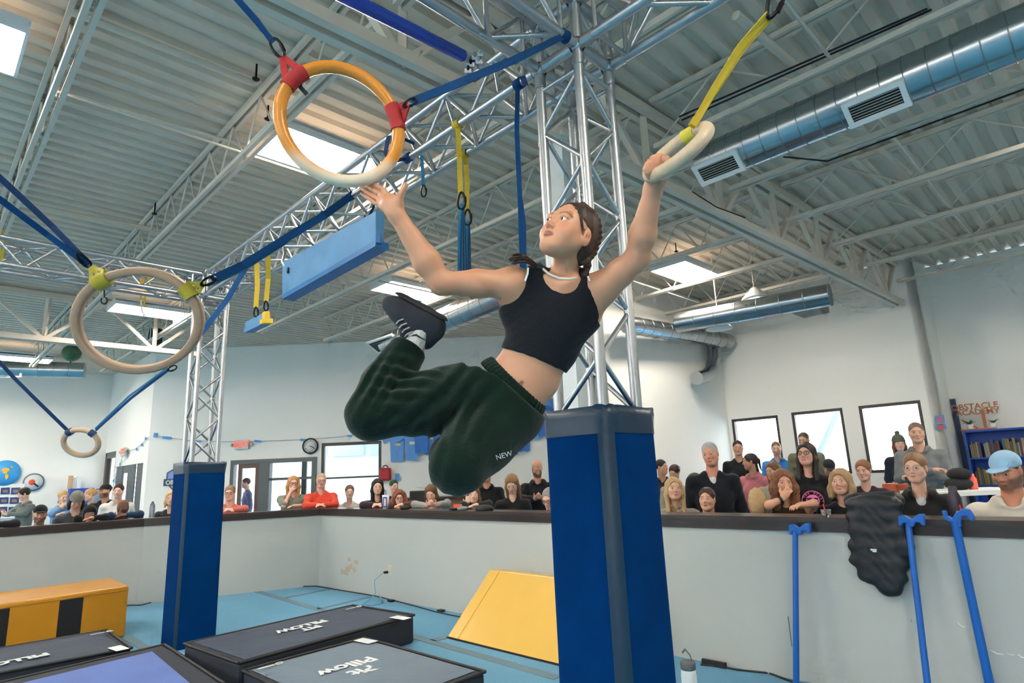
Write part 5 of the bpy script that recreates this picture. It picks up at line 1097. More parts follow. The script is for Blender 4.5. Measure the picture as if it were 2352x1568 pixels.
def person(lab, hx, hy, d, yaw=0, pitch=0, roll=0, skin=(214, 168, 142), hair='short', hc=(60, 44, 36), top=(40, 42, 48), pose='down', sex='m', s=1.0, hat=None, hatc=(24, 24, 27), glasses=None, beard=None, by=0, hood=False, sleeves='long', vol=0, collar=None, bot=(46, 50, 58), lip=None, lean=.06, zadj=0, under=None, shoulders=1.0, group='spectators behind the half wall', tilt=0):
    hw_ = PY(hx, hy, d); f0 = math.atan2(hw_.x, -(-hw_.y)) if False else math.atan2(hw_.x, hw_.y)
    rz = math.pi-f0+math.radians(by)                        # local +y faces the camera, turned by 'by'
    root = thing('person', lab, 'person', (hw_.x, hw_.y, 0), group, rz); zh = hw_.z
    H = Fr((0, 0, zh), rotm(math.radians(yaw-by), math.radians(pitch), math.radians(roll)), s*(1.0 if sex == 'm' else .96)); k = s
    hb_ = .0066 if d < 7.5 else .0085; sw = (.195 if sex == 'm' else .168)*k*shoulders; zs = zh-.235*k; ly = -lean
    lx = math.sin(math.radians(tilt))*.3
    b = Body(); head_ops(b, H, ears=hair not in ('long', 'curly', 'bob', 'straight'))
    nr = (.056 if sex == 'm' else .046)*k; b.cone(H.p(0, -.022, -.05), (0, -.025+ly*.6, zs-.01), nr, nr*1.08, .03)
    b.ell((0, ly, zs-.04), (sw*.75, .06*k, .06*k), None, .05)
    zl_ = LZ+.045
    P = {'down': ((sw+.05*k, ly-.03, zs-.28*k), (sw+.04*k, ly+.05, zs-.5*k)), 'lean': ((sw+.03*k, .14, max(zl_, zs-.30*k)), (.05*k, .24, max(zl_, zs-.32*k))),
         'crossed': ((sw+.045*k, ly+.05, zs-.27*k), (-.10*k, ly+.16, zs-.22*k)), 'phone': ((sw+.05*k, .08, max(zl_, zs-.29*k)), (.06*k, .27, max(zl_, zs-.25*k)))}
    arms = {}
    for g in (-1, 1):
        e, w_ = P.get(pose, P['lean'] if pose in ('chin', 'mouth', 'cheek') else P['down']); e = np.array((g*e[0], e[1], e[2])); w_ = np.array((g*w_[0], w_[1]+(.02 if g > 0 and pose in ('lean', 'crossed') else 0), w_[2]))
        hd, pn, cu = (w_-e), np.array((0, 0, -1.0)), .35
        if pose == 'crossed': w_[2] += .03*g; cu = .9
        if pose in ('chin', 'mouth', 'cheek') and g > 0:
            e = np.array((.14*k, .2, zl_)); tgt = H.p(*{'chin': (.02, .09, -.135), 'mouth': (.012, .135, -.085), 'cheek': (.085, .05, -.06)}[pose]); hd = np.array((-.25, -.05, .35)) if pose != 'cheek' else np.array((-.1, .0, 1.0)); w_ = tgt-hd/np.linalg.norm(hd)*.07*k; pn = np.array((-.3, -1, .2)); cu = 1.0
        if pose == 'mouth' and g < 0 and sleeves == 'none': e, w_ = np.array((-(sw+.05), .1, zl_)), np.array((-(sw-.04), .28, zl_)); hd = np.array((.6, .8, 0))
        if pose == 'phone': w_[2] = min(w_[2], max(zh-.2, LZ+.03)); hd = np.array((-g*.5, .7, .25)); pn = np.array((-g*.6, -.2, .6)); cu = .8
        if pose == 'down': hd = np.array((0, .2, -1)); pn = np.array((-g, 0, 0)); cu = .4
        sh = np.array((g*sw, ly, zs-.03*k)); arms[g] = (sh, e, w_)
        if sleeves != 'none' or True: b.cone(sh, e, .042*k, .036*k, .03); b.cone(e, w_, .037*k, .025*k, .02)
        if pose != 'hidden': hand_ops(b, w_, hd, pn, -g if pose in ('lean', 'crossed') else g, cu, .98*k)
    b.build('body', SKIN, root, hb_, face_col(H, skin, lip, tuple(int(v*.8) for v in hc) if hair != 'bald' else (70, 50, 42), beard), 1)
    for g in (-1, 1):
        ey_ = put('eye', _em, root, H, (g*.031, .0822, 0)); ir_ = bpy.data.objects.new('iris', _pm); link(ir_, ey_); ir_.location = (0, .0028, 0)
    # clothing
    c = Body(); rsh = .066*k; seat = zh < 1.42
    zhip = max(zh-.80*k, .52); hy_ = ly-(.16 if pose in ('lean', 'chin', 'mouth', 'cheek') else .03)
    c.cone((-sw*.9, ly, zs-.035*k), (sw*.9, ly, zs-.035*k), rsh, rsh, .05)
    c.cone((-.05, ly*.8-.01, zs+.02*k), (.05, ly*.8-.01, zs+.02*k), nr*1.15, nr*1.15, .05)
    fw_ = .02 if sex == 'f' else 0
    c.ell((0, ly+.01, zs-.17*k), (sw*.98, (.115+fw_)*k, .16*k), None, .05); c.ell((0, (ly+hy_)/2, (zs+zhip)/2-.04), (sw*.88, .115*k, .2*k), None, .06); c.ell((0, hy_, zhip), (sw*.95, .125*k, .13*k), None, .05)
    for g in (-1, 1):
        sh, e, w_ = arms[g]
        if sleeves == 'none': continue
        c.cone(sh, e if sleeves == 'long' else sh+(e-sh)*.6, .063*k, .054*k, .04)
        if sleeves == 'long': c.cone(e, e+(w_-e)*.93, .053*k, .040*k, .03)
        if sleeves == 'rolled': c.cone(sh+(e-sh)*.5, e+(w_-e)*.12, .055*k, .05*k, .03)
    if hood:
        for i in range(9):
            t0, t1 = math.pi*(.08+1.84*i/9)-math.pi/2-math.pi, math.pi*(.08+1.84*(i+1)/9)-math.pi/2-math.pi
            pt = lambda t: (.078*k*math.cos(t+math.pi*1.5), ly*.6-.02+.075*k*math.sin(t+math.pi*1.5)*1.0, zs+.035*k+.02*math.sin(t)*0+.025*k*(1-math.sin(t+math.pi*1.5))*.5)
            c.cone(pt(t0), pt(t1), .032*k, .032*k, .02)
    nk = np.array((0, ly*.6+.02, zs+.085*k)); c.ell(nk+np.array((0, .045 if not collar else .03, -.012)), (.055*k, .065*k, (.085 if under else .06)*k), None, .012, 'cut')
    c.cone(H.p(0, -.022, -.05), (0, -.025+ly*.6, zs+.0), nr*1.06, nr*1.1, .008, 'cut')
    ph_ = hx*.37; c.fn(lambda Q: .0035*np.sin(Q[:, 2]*58+Q[:, 0]*31+ph_)*np.sin(Q[:, 0]*37+Q[:, 1]*23+ph_), 'disp')
    c.build('clothing', clothmat(top), root, .0125 if d < 7.5 else .016, None, 1)
    if under:
        u_ = Body(); u_.ell((0, ly+.02, zs-.05*k), (.06*k, .075*k, .085*k), None, .02); u_.build('undershirt', clothmat(under), root, .012, None, 1)
    l = Body()
    for g in (-1, 1):
        if seat: l.path([(g*.09, hy_, zhip-.02), (g*.1, min(hy_+.12, .0), zhip-.06), (g*.1, min(hy_+.1, .0), .09)], (.1*k, .08*k, .05*k), .03); l.cone((g*.1, min(hy_+.1, 0), .05), (g*.1, min(hy_+.22, .06), .045), .045, .042, .02)
        else: l.path([(g*.085, hy_, zhip-.02), (g*.09, hy_+.02, .5), (g*.09, hy_-.01, .09)], (.1*k, .075*k, .052*k), .03); l.cone((g*.09, hy_-.02, .05), (g*.09, hy_+.14, .045), .045, .042, .02)
    l.build('trousers', clothmat(bot), root, .028, None, 1)
    if hair != 'bald' and not (hat and hair == 'none'):
        hb = Body(); hair_ops(hb, H, hair, vol)
        if hair == 'curly': hb.fn(lambda Q: .007*np.sin(Q[:, 0]*170)*np.sin(Q[:, 1]*150+1)*np.sin(Q[:, 2]*160), 'disp')
        elif hair in ('long', 'straight', 'bob'): hb.fn(lambda Q: .0025*np.sin(Q[:, 0]*310+Q[:, 1]*240+6*np.sin(Q[:, 2]*22)), 'disp')
        hb.build('hair', hairmat(hc), root, .0085 if d < 7.5 else .0105, None, 1)
    if hat:
        hb = Body(); S_ = H.s
        if hat == 'cap':
            hb.ell(H.p(0, -.018, .042), np.array((.081, .101, .080))*S_, H.R, .01); hb.ell(H.p(0, .05, -.075), np.array((.2, .3, .105))*S_, H.R, .004, 'cut')
            hb.ell(H.p(0, .100, .036), np.array((.062, .072, .007))*S_, H.R, .006)
        else:
            hb.ell(H.p(0, -.02, .05), np.array((.090, .108, .098))*S_, H.R, .01); hb.ell(H.p(0, .05, -.075), np.array((.2, .3, .108))*S_, H.R, .004, 'cut'); hb.ell(H.p(0, -.018, .042), np.array((.096, .114, .022))*S_, H.R, .01)
            if hat == 'bobble': hb.ell(H.p(0, -.02, .165), np.array((.035, .035, .035))*S_, H.R, .005)
        hb.build('cap' if hat == 'cap' else 'beanie', clothmat(hatc), root, .008, None, 1)
    if glasses:
        gm = mat('frame_%d_%d_%d' % glasses, glasses, .3); gb = MB()
        for g in (-1, 1):
            gb.tube([H.p(g*.032+.024*math.cos(t), .096, .0+.0185*math.sin(t)) for t in [2*math.pi*i/14 for i in range(14)]], .0026*H.s, 5, closed=True); gb.tube([H.p(g*.056, .095, .004), H.p(g*.077, .0, .004)], .0022*H.s, 5)
        gb.tube([H.p(-.009, .097, .004), H.p(.009, .097, .004)], .0022*H.s, 5); me = bpy.data.meshes.new('glasses'); me.from_pydata([tuple(v) for v in gb.v], [], gb.f); me.materials.append(gm); o = bpy.data.objects.new('glasses', me); link(o, root)
    return root, H, arms
# ================================================================ SPECTATORS
def T(x, y): return (x*.1786, 980+y*.1786)
FAIR, TAN, DARK, PINK = (222, 178, 154), (200, 150, 120), (104, 66, 48), (226, 176, 156)
BLOND, BRN, DBRN, BLK, GREY, AUB = (196, 160, 108), (98, 68, 48), (56, 40, 34), (30, 26, 27), (150, 142, 136), (120, 66, 44)
S_ = person
# far left group
S_('person in a grey-green hoodie standing sideways, looking down, far left back row', 54, 1134, 12.4, -78, 18, skin=FAIR, hair='short', hc=DBRN, top=(104, 112, 108), pose='phone', hood=True, s=.98, by=-60, vol=.008)
S_('person in a black cap and dark grey jacket, head just above the left ledge', 92, 1180, 8.6, 4, 6, skin=(196, 146, 122), hair='crew', hc=DBRN, top=(50, 54, 60), pose='hidden', hat='cap', beard=(96, 78, 70), s=1.02)
S_('person in a light blue hoodie with a hand at the chin, behind the grey beanie', 145, 1141, 11.6, 25, 10, skin=FAIR, hair='pony', hc=BLOND, top=(108, 148, 190), pose='chin', sex='f', hood=True, lip=(190, 110, 110))
S_('person in a light grey beanie and charcoal sweater, head bowed', 176, 1150, 9.2, 6, 34, skin=(206, 160, 138), hair='bob', hc=DBRN, top=(66, 68, 72), pose='hidden', hat='beanie', hatc=(128, 124, 112), sex='m', hood=False)
S_('person in black turned to the left between the grey beanie and the black cap', 205, 1136, 11.9, -70, 8, skin=FAIR, hair='bun', hc=(186, 146, 96), top=(30, 30, 34), pose='down', sex='f', by=-40)
S_('person in a black cap and black hoodie turned left, back row', 241, 1127, 11.2, -48, 2, skin=(196, 142, 116), hair='crew', hc=BLK, top=(28, 29, 33), pose='down', hat='cap', beard=(60, 44, 38), hood=True, by=-20, s=1.04)
S_('person in a white printed hoodie standing in front of the side doors', 272, 1127, 11.0, -14, 2, skin=PINK, hair='short', hc=DBRN, top=(206, 204, 200), pose='down', hood=True, s=1.02)
S_('person in a black beanie and glasses resting the chin on a hand', 206, 1180, 8.9, 2, 2, skin=(188, 140, 116), hair='long', hc=BLK, top=(26, 26, 30), pose='chin', sex='f', hat='beanie', glasses=(30, 26, 26), s=.93)
S_('person in a navy sweater holding a hand to the mouth, left ledge', 282, 1165, 9.4, -8, 4, skin=DARK, hair='bald', top=(30, 54, 86), pose='mouth', s=1.0, beard=(70, 48, 40))
S_('person in a dark top cut off by the left edge, arms on the ledge', -16, 1190, 8.05, 20, 8, skin=TAN, hair='short', hc=BLK, top=(40, 38, 48), pose='lean')
S_('person in a charcoal jacket with crossed arms beside the far blue pad', 394, 1143, 9.6, -10, 2, skin=FAIR, hair='bob', hc=(206, 172, 122), top=(50, 52, 54), pose='crossed', sex='f', lip=(186, 100, 96), lean=.1)
S_('person in a salmon shirt leaning on the ledge, half hidden by the far pad', 528, 1132, 9.9, -10, 2, skin=PINK, hair='short', hc=(150, 120, 96), top=(208, 112, 104), pose='lean', glasses=(60, 50, 50))
S_('person in a dark shirt standing outside the glass entrance', 564, 1109, 16.4, -80, 5, skin=(176, 130, 112), hair='short', hc=DBRN, top=(84, 84, 110), pose='down', by=-80, s=1.08)
S_('person with dark glasses in an olive shirt, hand over the mouth, elbow on the ledge', 674, 1109, 10.4, 4, 4, skin=PINK, hair='curly', hc=(190, 140, 92), top=(124, 130, 116), pose='mouth', sex='m', glasses=(36, 28, 28), sleeves='rolled', s=.98)
S_('person in a red-orange jacket leaning folded arms on the corner of the ledge', 738, 1103, 10.3, 2, 4, skin=PINK, hair='grey', hc=(186, 162, 132), top=(212, 74, 56), pose='lean', glasses=(50, 44, 44), collar=1, s=1.02)
S_('person in a pale sleeveless top in front of the wide window', 803, 1129, 10.6, 4, 2, skin=(222, 182, 162), hair='pony', hc=(120, 92, 76), top=(196, 186, 172), pose='down', sex='f', sleeves='none', s=.98)
S_('person in a dark plum sweater leaning on the ledge beside the paper cup', 867, 1117, 9.4, 4, 2, skin=FAIR, hair='straight', hc=BLK, top=(52, 36, 50), pose='lean', sex='f', s=1.02, lip=(180, 100, 100))
S_('person in a maroon top standing further back under the red bag', 905, 1116, 11.4, 25, 4, skin=PINK, hair='short', hc=(30, 74, 46), top=(82, 40, 54), pose='down', sex='f')
S_('person in brown with glasses resting the chin on both hands beside the paper cup', 917, 1143, 8.95, 2, 2, skin=PINK, hair='curly', hc=AUB, top=(86, 60, 50), pose='chin', sex='f', glasses=(60, 40, 36), s=.92, vol=.012)
S_('person in a grey knit holding both hands together over the ledge', 990, 1132, 8.75, -16, 24, skin=PINK, hair='long', hc=BRN, top=(150, 148, 146), pose='phone', sex='f', s=1.0)
S_('person in a dark jacket with one hand raised to the cheek, under the lower knee', 1088, 1136, 8.0, -4, -2, skin=FAIR, hair='long', hc=(112, 80, 58), top=(40, 42, 42), pose='cheek', sex='f', s=.93)
S_('person in a black hoodie partly hidden behind the lower knee', 1116, 1087, 9.6, -30, 8, skin=TAN, hair='short', hc=DBRN, top=(24, 24, 28), pose='down', hood=True, s=1.05)
S_('person in a black coat with head bowed, between the lower knee and the big pad', 1176, 1110, 8.2, -12, 32, skin=FAIR, hair='straight', hc=(142, 104, 72), top=(26, 27, 31), pose='down', sex='f', s=1.04)
S_('person in a black hoodie looking down at their hands, next to the big pad', 1234, 1075, 9.2, 10, 34, skin=(190, 140, 118), hair='bald', top=(26, 28, 33), pose='phone', beard=(38, 30, 28), hood=True, s=1.04)
S_('person with glasses and a dark top half hidden behind the big pad', 1262, 1144, 7.2, -30, 24, skin=PINK, hair='grey', hc=GREY, top=(36, 38, 44), pose='hidden', glasses=(90, 80, 76))
# right group
S_('person in a beige top looking up, first along the ledge right of the big pad', 1548, 1122, 6.1, 10, -6, skin=(216, 168, 142), hair='straight', hc=(190, 158, 116), top=(150, 142, 130), pose='hidden', sex='f', s=.98, lip=(190, 110, 104))
S_('person in a tan top looking down, behind the beige top', 1549, 1085, 9.4, -30, 18, skin=TAN, hair='bun', hc=DBRN, top=(166, 156, 136), pose='down', sex='f')
S_('person in navy in profile just past the edge of the big pad', 1520, 1072, 10, 60, 0, skin=TAN, hair='short', hc=BLK, top=(34, 40, 56), pose='down')
S_('person in a red sleeveless top in profile behind the navy jacket', 1594, 1107, 8.2, -70, 10, skin=TAN, hair='long', hc=DBRN, top=(190, 40, 44), pose='down', sex='f', by=-60, sleeves='none')
m30 = S_('person standing in a navy zip jacket over a white shirt', 1631, 1042, 6.45, -14, 4, 8, skin=(212, 150, 124), hair='grey', hc=(172, 168, 164), top=(22, 26, 34), pose='down', collar=1, under=(196, 200, 204), s=1.05, by=4)
S_('person in a dark top peering over the ledge below the navy jacket', 1624, 1146, 5.75, -14, -6, skin=(208, 156, 128), hair='short', hc=(66, 46, 38), top=(30, 31, 36), pose='hidden', s=.9)
S_('person in a black T-shirt standing in front of the first right window', 1695, 1028, 9.7, 2, 2, skin=(206, 156, 132), hair='crew', hc=DBRN, top=(28, 29, 33), pose='down', sleeves='short')
S_('person in a dusty pink hoodie in profile, facing left', 1722, 1060, 8.7, -80, 0, skin=(186, 134, 110), hair='pony', hc=(50, 40, 38), top=(184, 112, 120), pose='down', sex='f', hood=True, by=-30)
S_('person in a bright blue hoodie standing in front of the first right window', 1783, 1030, 10.4, 0, 4, skin=PINK, hair='crew', hc=(140, 112, 92), top=(64, 140, 214), pose='down', hood=True, beard=(170, 130, 110))
S_('person in a stone-coloured top behind the black watch wearer', 1775, 1081, 7.6, -40, 6, skin=TAN, hair='long', hc=(112, 78, 54), top=(150, 140, 126), pose='down', sex='f', s=.96)
m36 = S_('person with a black watch covering the mouth with one hand, elbows on the ledge', 1799, 1108, 5.55, 14, -2, skin=(212, 158, 128), hair='curly', hc=(124, 80, 54), top=(60, 48, 42), pose='mouth', sex='f', s=.98, sleeves='none', vol=.006)
m37 = S_('person in dark glasses and a black T-shirt with a round pink logo', 1852, 1043, 6.0, -18, -8, skin=(214, 160, 140), hair='long', hc=(48, 36, 34), top=(24, 24, 28), pose='down', sex='f', glasses=(30, 26, 28), s=1.02, sleeves='short', lean=.03)
S_('person in an olive jacket in front of the middle right window', 1846, 1010, 9.6, -20, 8, skin=(190, 144, 120), hair='crew', hc=(80, 72, 62), top=(110, 112, 92), pose='down', beard=(110, 86, 72))
S_('person in a black cap looking down, behind the pink logo T-shirt', 1905, 1074, 9.0, 10, 30, skin=(170, 120, 96), hair='crew', hc=BLK, top=(40, 42, 48), pose='down', hat='cap', hatc=(38, 40, 48))
S_('person in a black top looking up, just left of the puffer jacket', 1931, 1107, 5.4, -14, -8, skin=(210, 160, 138), hair='bob', hc=(164, 134, 98), top=(26, 26, 30), pose='hidden', sex='f', s=.97, vol=.008, lip=(196, 120, 112))
S_('person in a plum fleece looking left behind the puffer jacket', 1983, 1080, 6.9, -18, 4, skin=(214, 164, 142), hair='pony', hc=(134, 92, 64), top=(54, 36, 48), pose='down', sex='f', collar=1)
S_('person in clear glasses and a black jacket over a grey shirt', 2102, 1074, 4.85, -16, 0, skin=(222, 174, 150), hair='pony', hc=(140, 106, 78), top=(26, 28, 32), pose='hidden', sex='f', glasses=(190, 168, 158), collar=1, under=(176, 178, 180), s=1.02, hood=True)
S_('person in a grey hoodie standing with crossed arms by the third right window', 2105, 993, 7.2, 4, 2, skin=(206, 158, 134), hair='crew', hc=(112, 92, 80), top=(112, 116, 118), pose='crossed', hood=True, s=1.02)
S_('person in a bobble hat and dark coat in front of the third right window', 2065, 1018, 9.4, 12, 4, skin=PINK, hair='straight', hc=(112, 76, 58), top=(38, 42, 56), pose='down', sex='f', hat='bobble', hatc=(92, 96, 84))
m45 = S_('person in a light blue cap and cream hoodie looking down at the right edge', 2311, 1080, 4.15, -24, 16, skin=(206, 142, 114), hair='crew', hc=(66, 50, 44), top=(214, 206, 194), pose='hidden', hat='cap', hatc=(150, 186, 214), beard=(86, 66, 56), hood=True, s=1.05)
# printed logos on clothes
pk = mat('pink_print', (232, 112, 178), .6); rt, Hh, _a = m37; Mw = rt.matrix_basis
def chest(rt, x, z, o): return Mw @ Vector((x, o, z))
zc_ = Hh.t[2]-.43
mbp = MB(); cen = chest(rt, .0, zc_, .135); xd = (Mw.to_3x3() @ Vector((-1, 0, 0))).normalized(); yd = ZX; nd_ = xd.cross(yd)
lg = [c for c in rt.children if c.name.startswith('clothing')][0]; MB().lathe([(.095, 0), (.095, .002), (.09, .003)], cen, nd_, 40).build('logo_disc', pk, lg); MB().lathe([(.088, .003), (.088, .0042), (.062, .0042), (.062, .003)], cen, nd_, 40).build('logo_ring', clothmat((24, 24, 28)), lg); MB().lathe([(.058, .003), (.058, .005), (.01, .0055)], cen, nd_, 40).build('logo_core', pk, lg)
for i, ch_ in enumerate('THE GREAT * EST *'):
    t = math.radians(150-i*19); dv = xd*math.cos(t)+yd*math.sin(t)
    if ch_ != ' ': text(ch_, pk, lg, cen+dv*.075+nd_*.005, xd*math.sin(t)-yd*math.cos(t), dv, .026, 'logo_letter', .0005, .001)
text('TG', clothmat((24, 24, 28)), lg, cen+nd_*.0065, xd, yd, .07, 'logo_letters', .0005, .003)
# watch on the hand-to-mouth woman
rt, Hh, ar = m36; sh, e, w_ = ar[1]; q = Vector(w_+(e-w_)*.22); dw = Vector(w_-e).normalized(); MB().lathe([(.031, -.012), (.034, -.012), (.034, .012), (.031, .012)], rt.matrix_basis @ q, rt.matrix_basis.to_3x3() @ dw, 18).build('watch', BLACK, rt)
# ================================================================ THE GYMNAST
PXM = 1.95/F
gy = thing('person', 'person in a black crop top and dark green sweatpants swinging from the wooden ring', 'person', PD(1200, 760, 1.98)); G0 = Vector(gy.location)
def J(x, y, D): return V3(PD(x, y, D)-G0)
cam3 = lambda x, y, z: V3(RTV*x+DNV*y+VIEW*z)                # camera-style vector (right, down, away)
def unit(v): return v/np.linalg.norm(v)
fh = unit(cam3(-.60, -.50, -.62)); u0 = cam3(.16, -1, .05); uh = unit(u0-fh*fh.dot(u0)); rh = np.cross(fh, uh)
HS = Fr(J(1307, 537, 1.97), np.stack([rh, fh, uh], 1), .98)
sk = Body()
def girl_head(b, f):
    s = f.s; E = lambda c, r, k=.02, mode='u': b.ell(f.p(*c), np.array(r)*s, f.R, k*s, mode); Cn = lambda a, c, ra, rb, k=.015: b.cone(f.p(*a), f.p(*c), ra*s, rb*s, k*s)
    E((0, -.018, .032), (.074, .093, .080)); E((0, .020, -.024), (.063, .064, .078), .03); E((0, .047, -.082), (.024, .026, .021), .03)
    for g in (-1, 1):
        Cn((g*.050, .008, -.046), (g*.016, .052, -.086), .020, .016, .03); E((g*.036, .050, -.034), (.028, .024, .027), .025)
        E((g*.031, .092, .002), (.018, .017, .0125), .014, 'cut'); E((g*.031, .0685, 0), (.0148, .0142, .0140), .005)
    Cn((-.034, .072, .020), (.034, .072, .020), .010, .010, .018); Cn((0, .078, .004), (0, .0945, -.029), .0062, .0096, .010)
    for g in (-1, 1): E((g*.0108, .0855, -.0350), (.0072, .0105, .0066), .005); E((g*.0062, .0935, -.0415), (.0034, .005, .003), .002, 'cut')
    E((0, .0790, -.0555), (.0195, .0120, .0056), .005); E((0, .0780, -.0655), (.0165, .0120, .0066), .005); E((0, .094, -.0600), (.021, .006, .0010), .003, 'cut')
    for g in (-1, 1):
        b.ell(f.p(g*.0755, -.010, -.016), np.array((.0085, .0175, .029))*s, f.R, .009*s); b.ell(f.p(g*.0865, -.006, -.011), np.array((.010, .0115, .020))*s, f.R, .003*s, 'cut'); b.cone(f.p(g*.079, -.006, .0), f.p(g*.079, -.010, -.022), .0024*s, .0024*s, .002*s)
girl_head(sk, HS)
for g in (-1, 1):      # eye openings and lids
    sk.ell(HS.p(g*.0315, .0885, -.0008), np.array((.0140, .018, .0056))*HS.s, np.stack([rh, fh, uh], 1), .0015, 'cut')
    sk.cone(HS.p(g*.020, .0800, .0060), HS.p(g*.043, .0745, .0052), .0020, .0020, .003)
nb_ = J(1296, 632, 2.02); sk.cone(HS.p(0, -.030, -.050), nb_, .040, .043, .018)
for g, x in ((0, 1262), (1, 1322)): sk.cone(J(x, 640, 1.97), J(1293+(x-1293)*.2, 650, 1.955), .007, .006, .02)      # collar bones
exr = unit(cam3(.98, .12, -.06))
def tors(b, c, r, up, infl=0, k=.05):
    u = unit(cam3(*up)); f = unit(cam3(-.1, .1, -1)-u*cam3(-.1, .1, -1).dot(u)); x = np.cross(f, u); b.ell(c, np.array(r)+infl, np.stack([x, f, u], 1), k)
TOR = [(J(1275, 668, 2.03), (.118, .066, .062), (.08, -1, 0)), (J(1272, 722, 2.03), (.140, .086, .105), (.16, -1, 0)), (J(1245, 790, 2.03), (.118, .078, .095), (.36, -.93, 0)), (J(1212, 858, 2.03), (.112, .073, .085), (.5, -.86, 0)), (J(1176, 905, 2.03), (.112, .078, .08), (.66, -.75, 0))]
for c, r, u in TOR: tors(sk, c, r, u)
sk.cone(J(1199, 882, 1.955), J(1192, 904, 1.956), .0055, .004, .010, 'cut')      # navel
S1, E1, W1 = J(1178, 652, 2.01), J(1013, 650, 1.95), J(910, 492, 1.93)
S2, E2, W2 = J(1388, 658, 1.99), J(1463, 594, 1.92), J(1501, 430, 1.82)
sk.cone(J(1215, 652, 2.03), S1, .046, .048, .04); sk.cone(S1, (S1+E1)/2, .046, .044, .03); sk.cone((S1+E1)/2, E1, .044, .036, .02)
m1 = E1+(W1-E1)*.32; sk.cone(E1, m1, .037, .0425, .02); sk.cone(m1, W1, .0425, .0255, .02)
sk.cone(J(1345, 660, 2.03), S2, .040, .043, .04); sk.cone(S2, (S2+E2)/2, .043, .043, .03); sk.cone((S2+E2)/2, E2, .043, .036, .02)
m2 = E2+(W2-E2)*.35; sk.cone(E2, m2, .038, .0405, .02); sk.cone(m2, W2, .0405, .0255, .02)
sk.cone(J(1352, 715, 2.03), S2, .042, .032, .05); sk.cone(J(1180, 712, 2.04), S1, .042, .034, .05)
# open hand reaching for the orange ring: palm, four fingers, thumb from the side of the palm
hx_ = [unit(J(870, 445, 1.99)-W1)]; pd_ = hx_[0]; pl_ = unit(J(866, 462, 1.97)-J(884, 438, 1.97)); pn_ = np.cross(pd_, pl_)
sk.ell(J(892, 465, 1.945), (.040, .033, .016), np.stack([pd_, pl_, np.cross(pd_, pl_)], 1), .02); sk.cone(W1, J(898, 470, 1.94), .026, .026, .02)
sk.ell(J(910, 470, 1.925), (.022, .018, .017), None, .015)
for bx0, by0, mx0, my0, tx, ty, D0, D1, r in ((884, 437, 867, 427, 852, 419, 1.955, 2.01, .0074), (877, 447, 856, 435, 837, 424, 1.96, 2.03, .0076), (870, 457, 848, 444, 829, 432, 1.962, 2.03, .0074), (864, 468, 845, 455, 830, 444, 1.96, 2.01, .0066)):
    a, m_, t = J(bx0, by0, D0), J(mx0, my0, (D0+D1)/2), J(tx, ty, D1); pb0 = J(892, 462, 1.945); sk.cone(pb0+(a-pb0)*.5, a, r*1.2, r*1.05, .008); sk.cone(a, m_, r*1.04, r, .002); sk.cone(m_, t, r, r*.85, .002)
sk.cone(J(910, 472, 1.925), J(919, 449, 1.915), .0145, .0118, .014); sk.cone(J(919, 449, 1.915), J(932, 425, 1.915), .0112, .0088, .005)
# gripping hand: palm behind the ring, four fingers wrapped over it, thumb alongside
sk.cone(W2, J(1511, 402, 1.80), .026, .029, .02); sk.cone(J(1511, 402, 1.80), J(1522, 384, 1.79), .028, .024, .015)
for (x0, y0, x1, y1, x2, y2, r) in ((1530, 366, 1514, 359, 1500, 364, .0098), (1533, 374, 1512, 368, 1488, 378, .0102), (1530, 382, 1508, 377, 1484, 388, .0100), (1522, 389, 1502, 387, 1487, 396, .0090)):
    k0 = J(x0, y0, 1.775); k1 = J(x1, y1, 1.735); k2 = J(x2, y2, 1.735); k3 = J(x2+4, y2+11, 1.745)
    sk.cone(J(1517, 395, 1.79), k0, .017, r*1.12, .010); sk.cone(k0, k1, r*1.12, r, .004); sk.cone(k1, k2, r, r*.95, .004); sk.cone(k2, k3, r*.93, r*.8, .004)
sk.cone(J(1497, 412, 1.80), J(1489, 392, 1.775), .0145, .012, .012); sk.cone(J(1489, 392, 1.775), J(1492, 370, 1.765), .0112, .009, .005)
_fc = face_col(HS, (196, 142, 110), (140, 70, 64), (74, 48, 38), None, .55, True)
def gcol(P):
    c = _fc(P); sk0 = 0
    for q, r in ((HS.p(-.047, .062, -.038), .0016),): m = np.exp(-(((P-q)**2).sum(1))/(r*r))[:, None]; c = c*(1-m)+np.array(lin((70, 44, 36)))*m
    for q, r, a in ((J(862, 455, 1.97), .03, .25), (J(1500, 378, 1.74), .035, .35), (J(1013, 655, 1.93), .03, .18), (E2, .03, .15), (J(1192, 893, 1.95), .012, .35)):
        m = a*np.exp(-(((P-q)**2).sum(1))/(r*r))[:, None]; c = c*(1-m)+c*np.array((1.0, .62, .55))*m
    ql = HS.inv(P); axl_ = np.abs(ql[:, 0]); lid = .0066-.0035*((axl_-.031)/.0145)**2; m = (np.clip(1-np.abs(ql[:, 2]-lid)/.0019, 0, 1)*(np.abs(axl_-.032) < .0155)*(ql[:, 1] > .06))[:, None]*.8; c = c*(1-m)+np.array(lin((58, 38, 32)))*m
    er = np.exp(-(((P-HS.p(-.078, -.006, -.008))**2).sum(1))/(.02**2))[:, None]*.35; c = c*(1-er)+c*np.array((1.05, .66, .58))*er
    return c
sk.build('body', cmat('gymnast_skin', .46, .12), gy, .0027, gcol, 2)
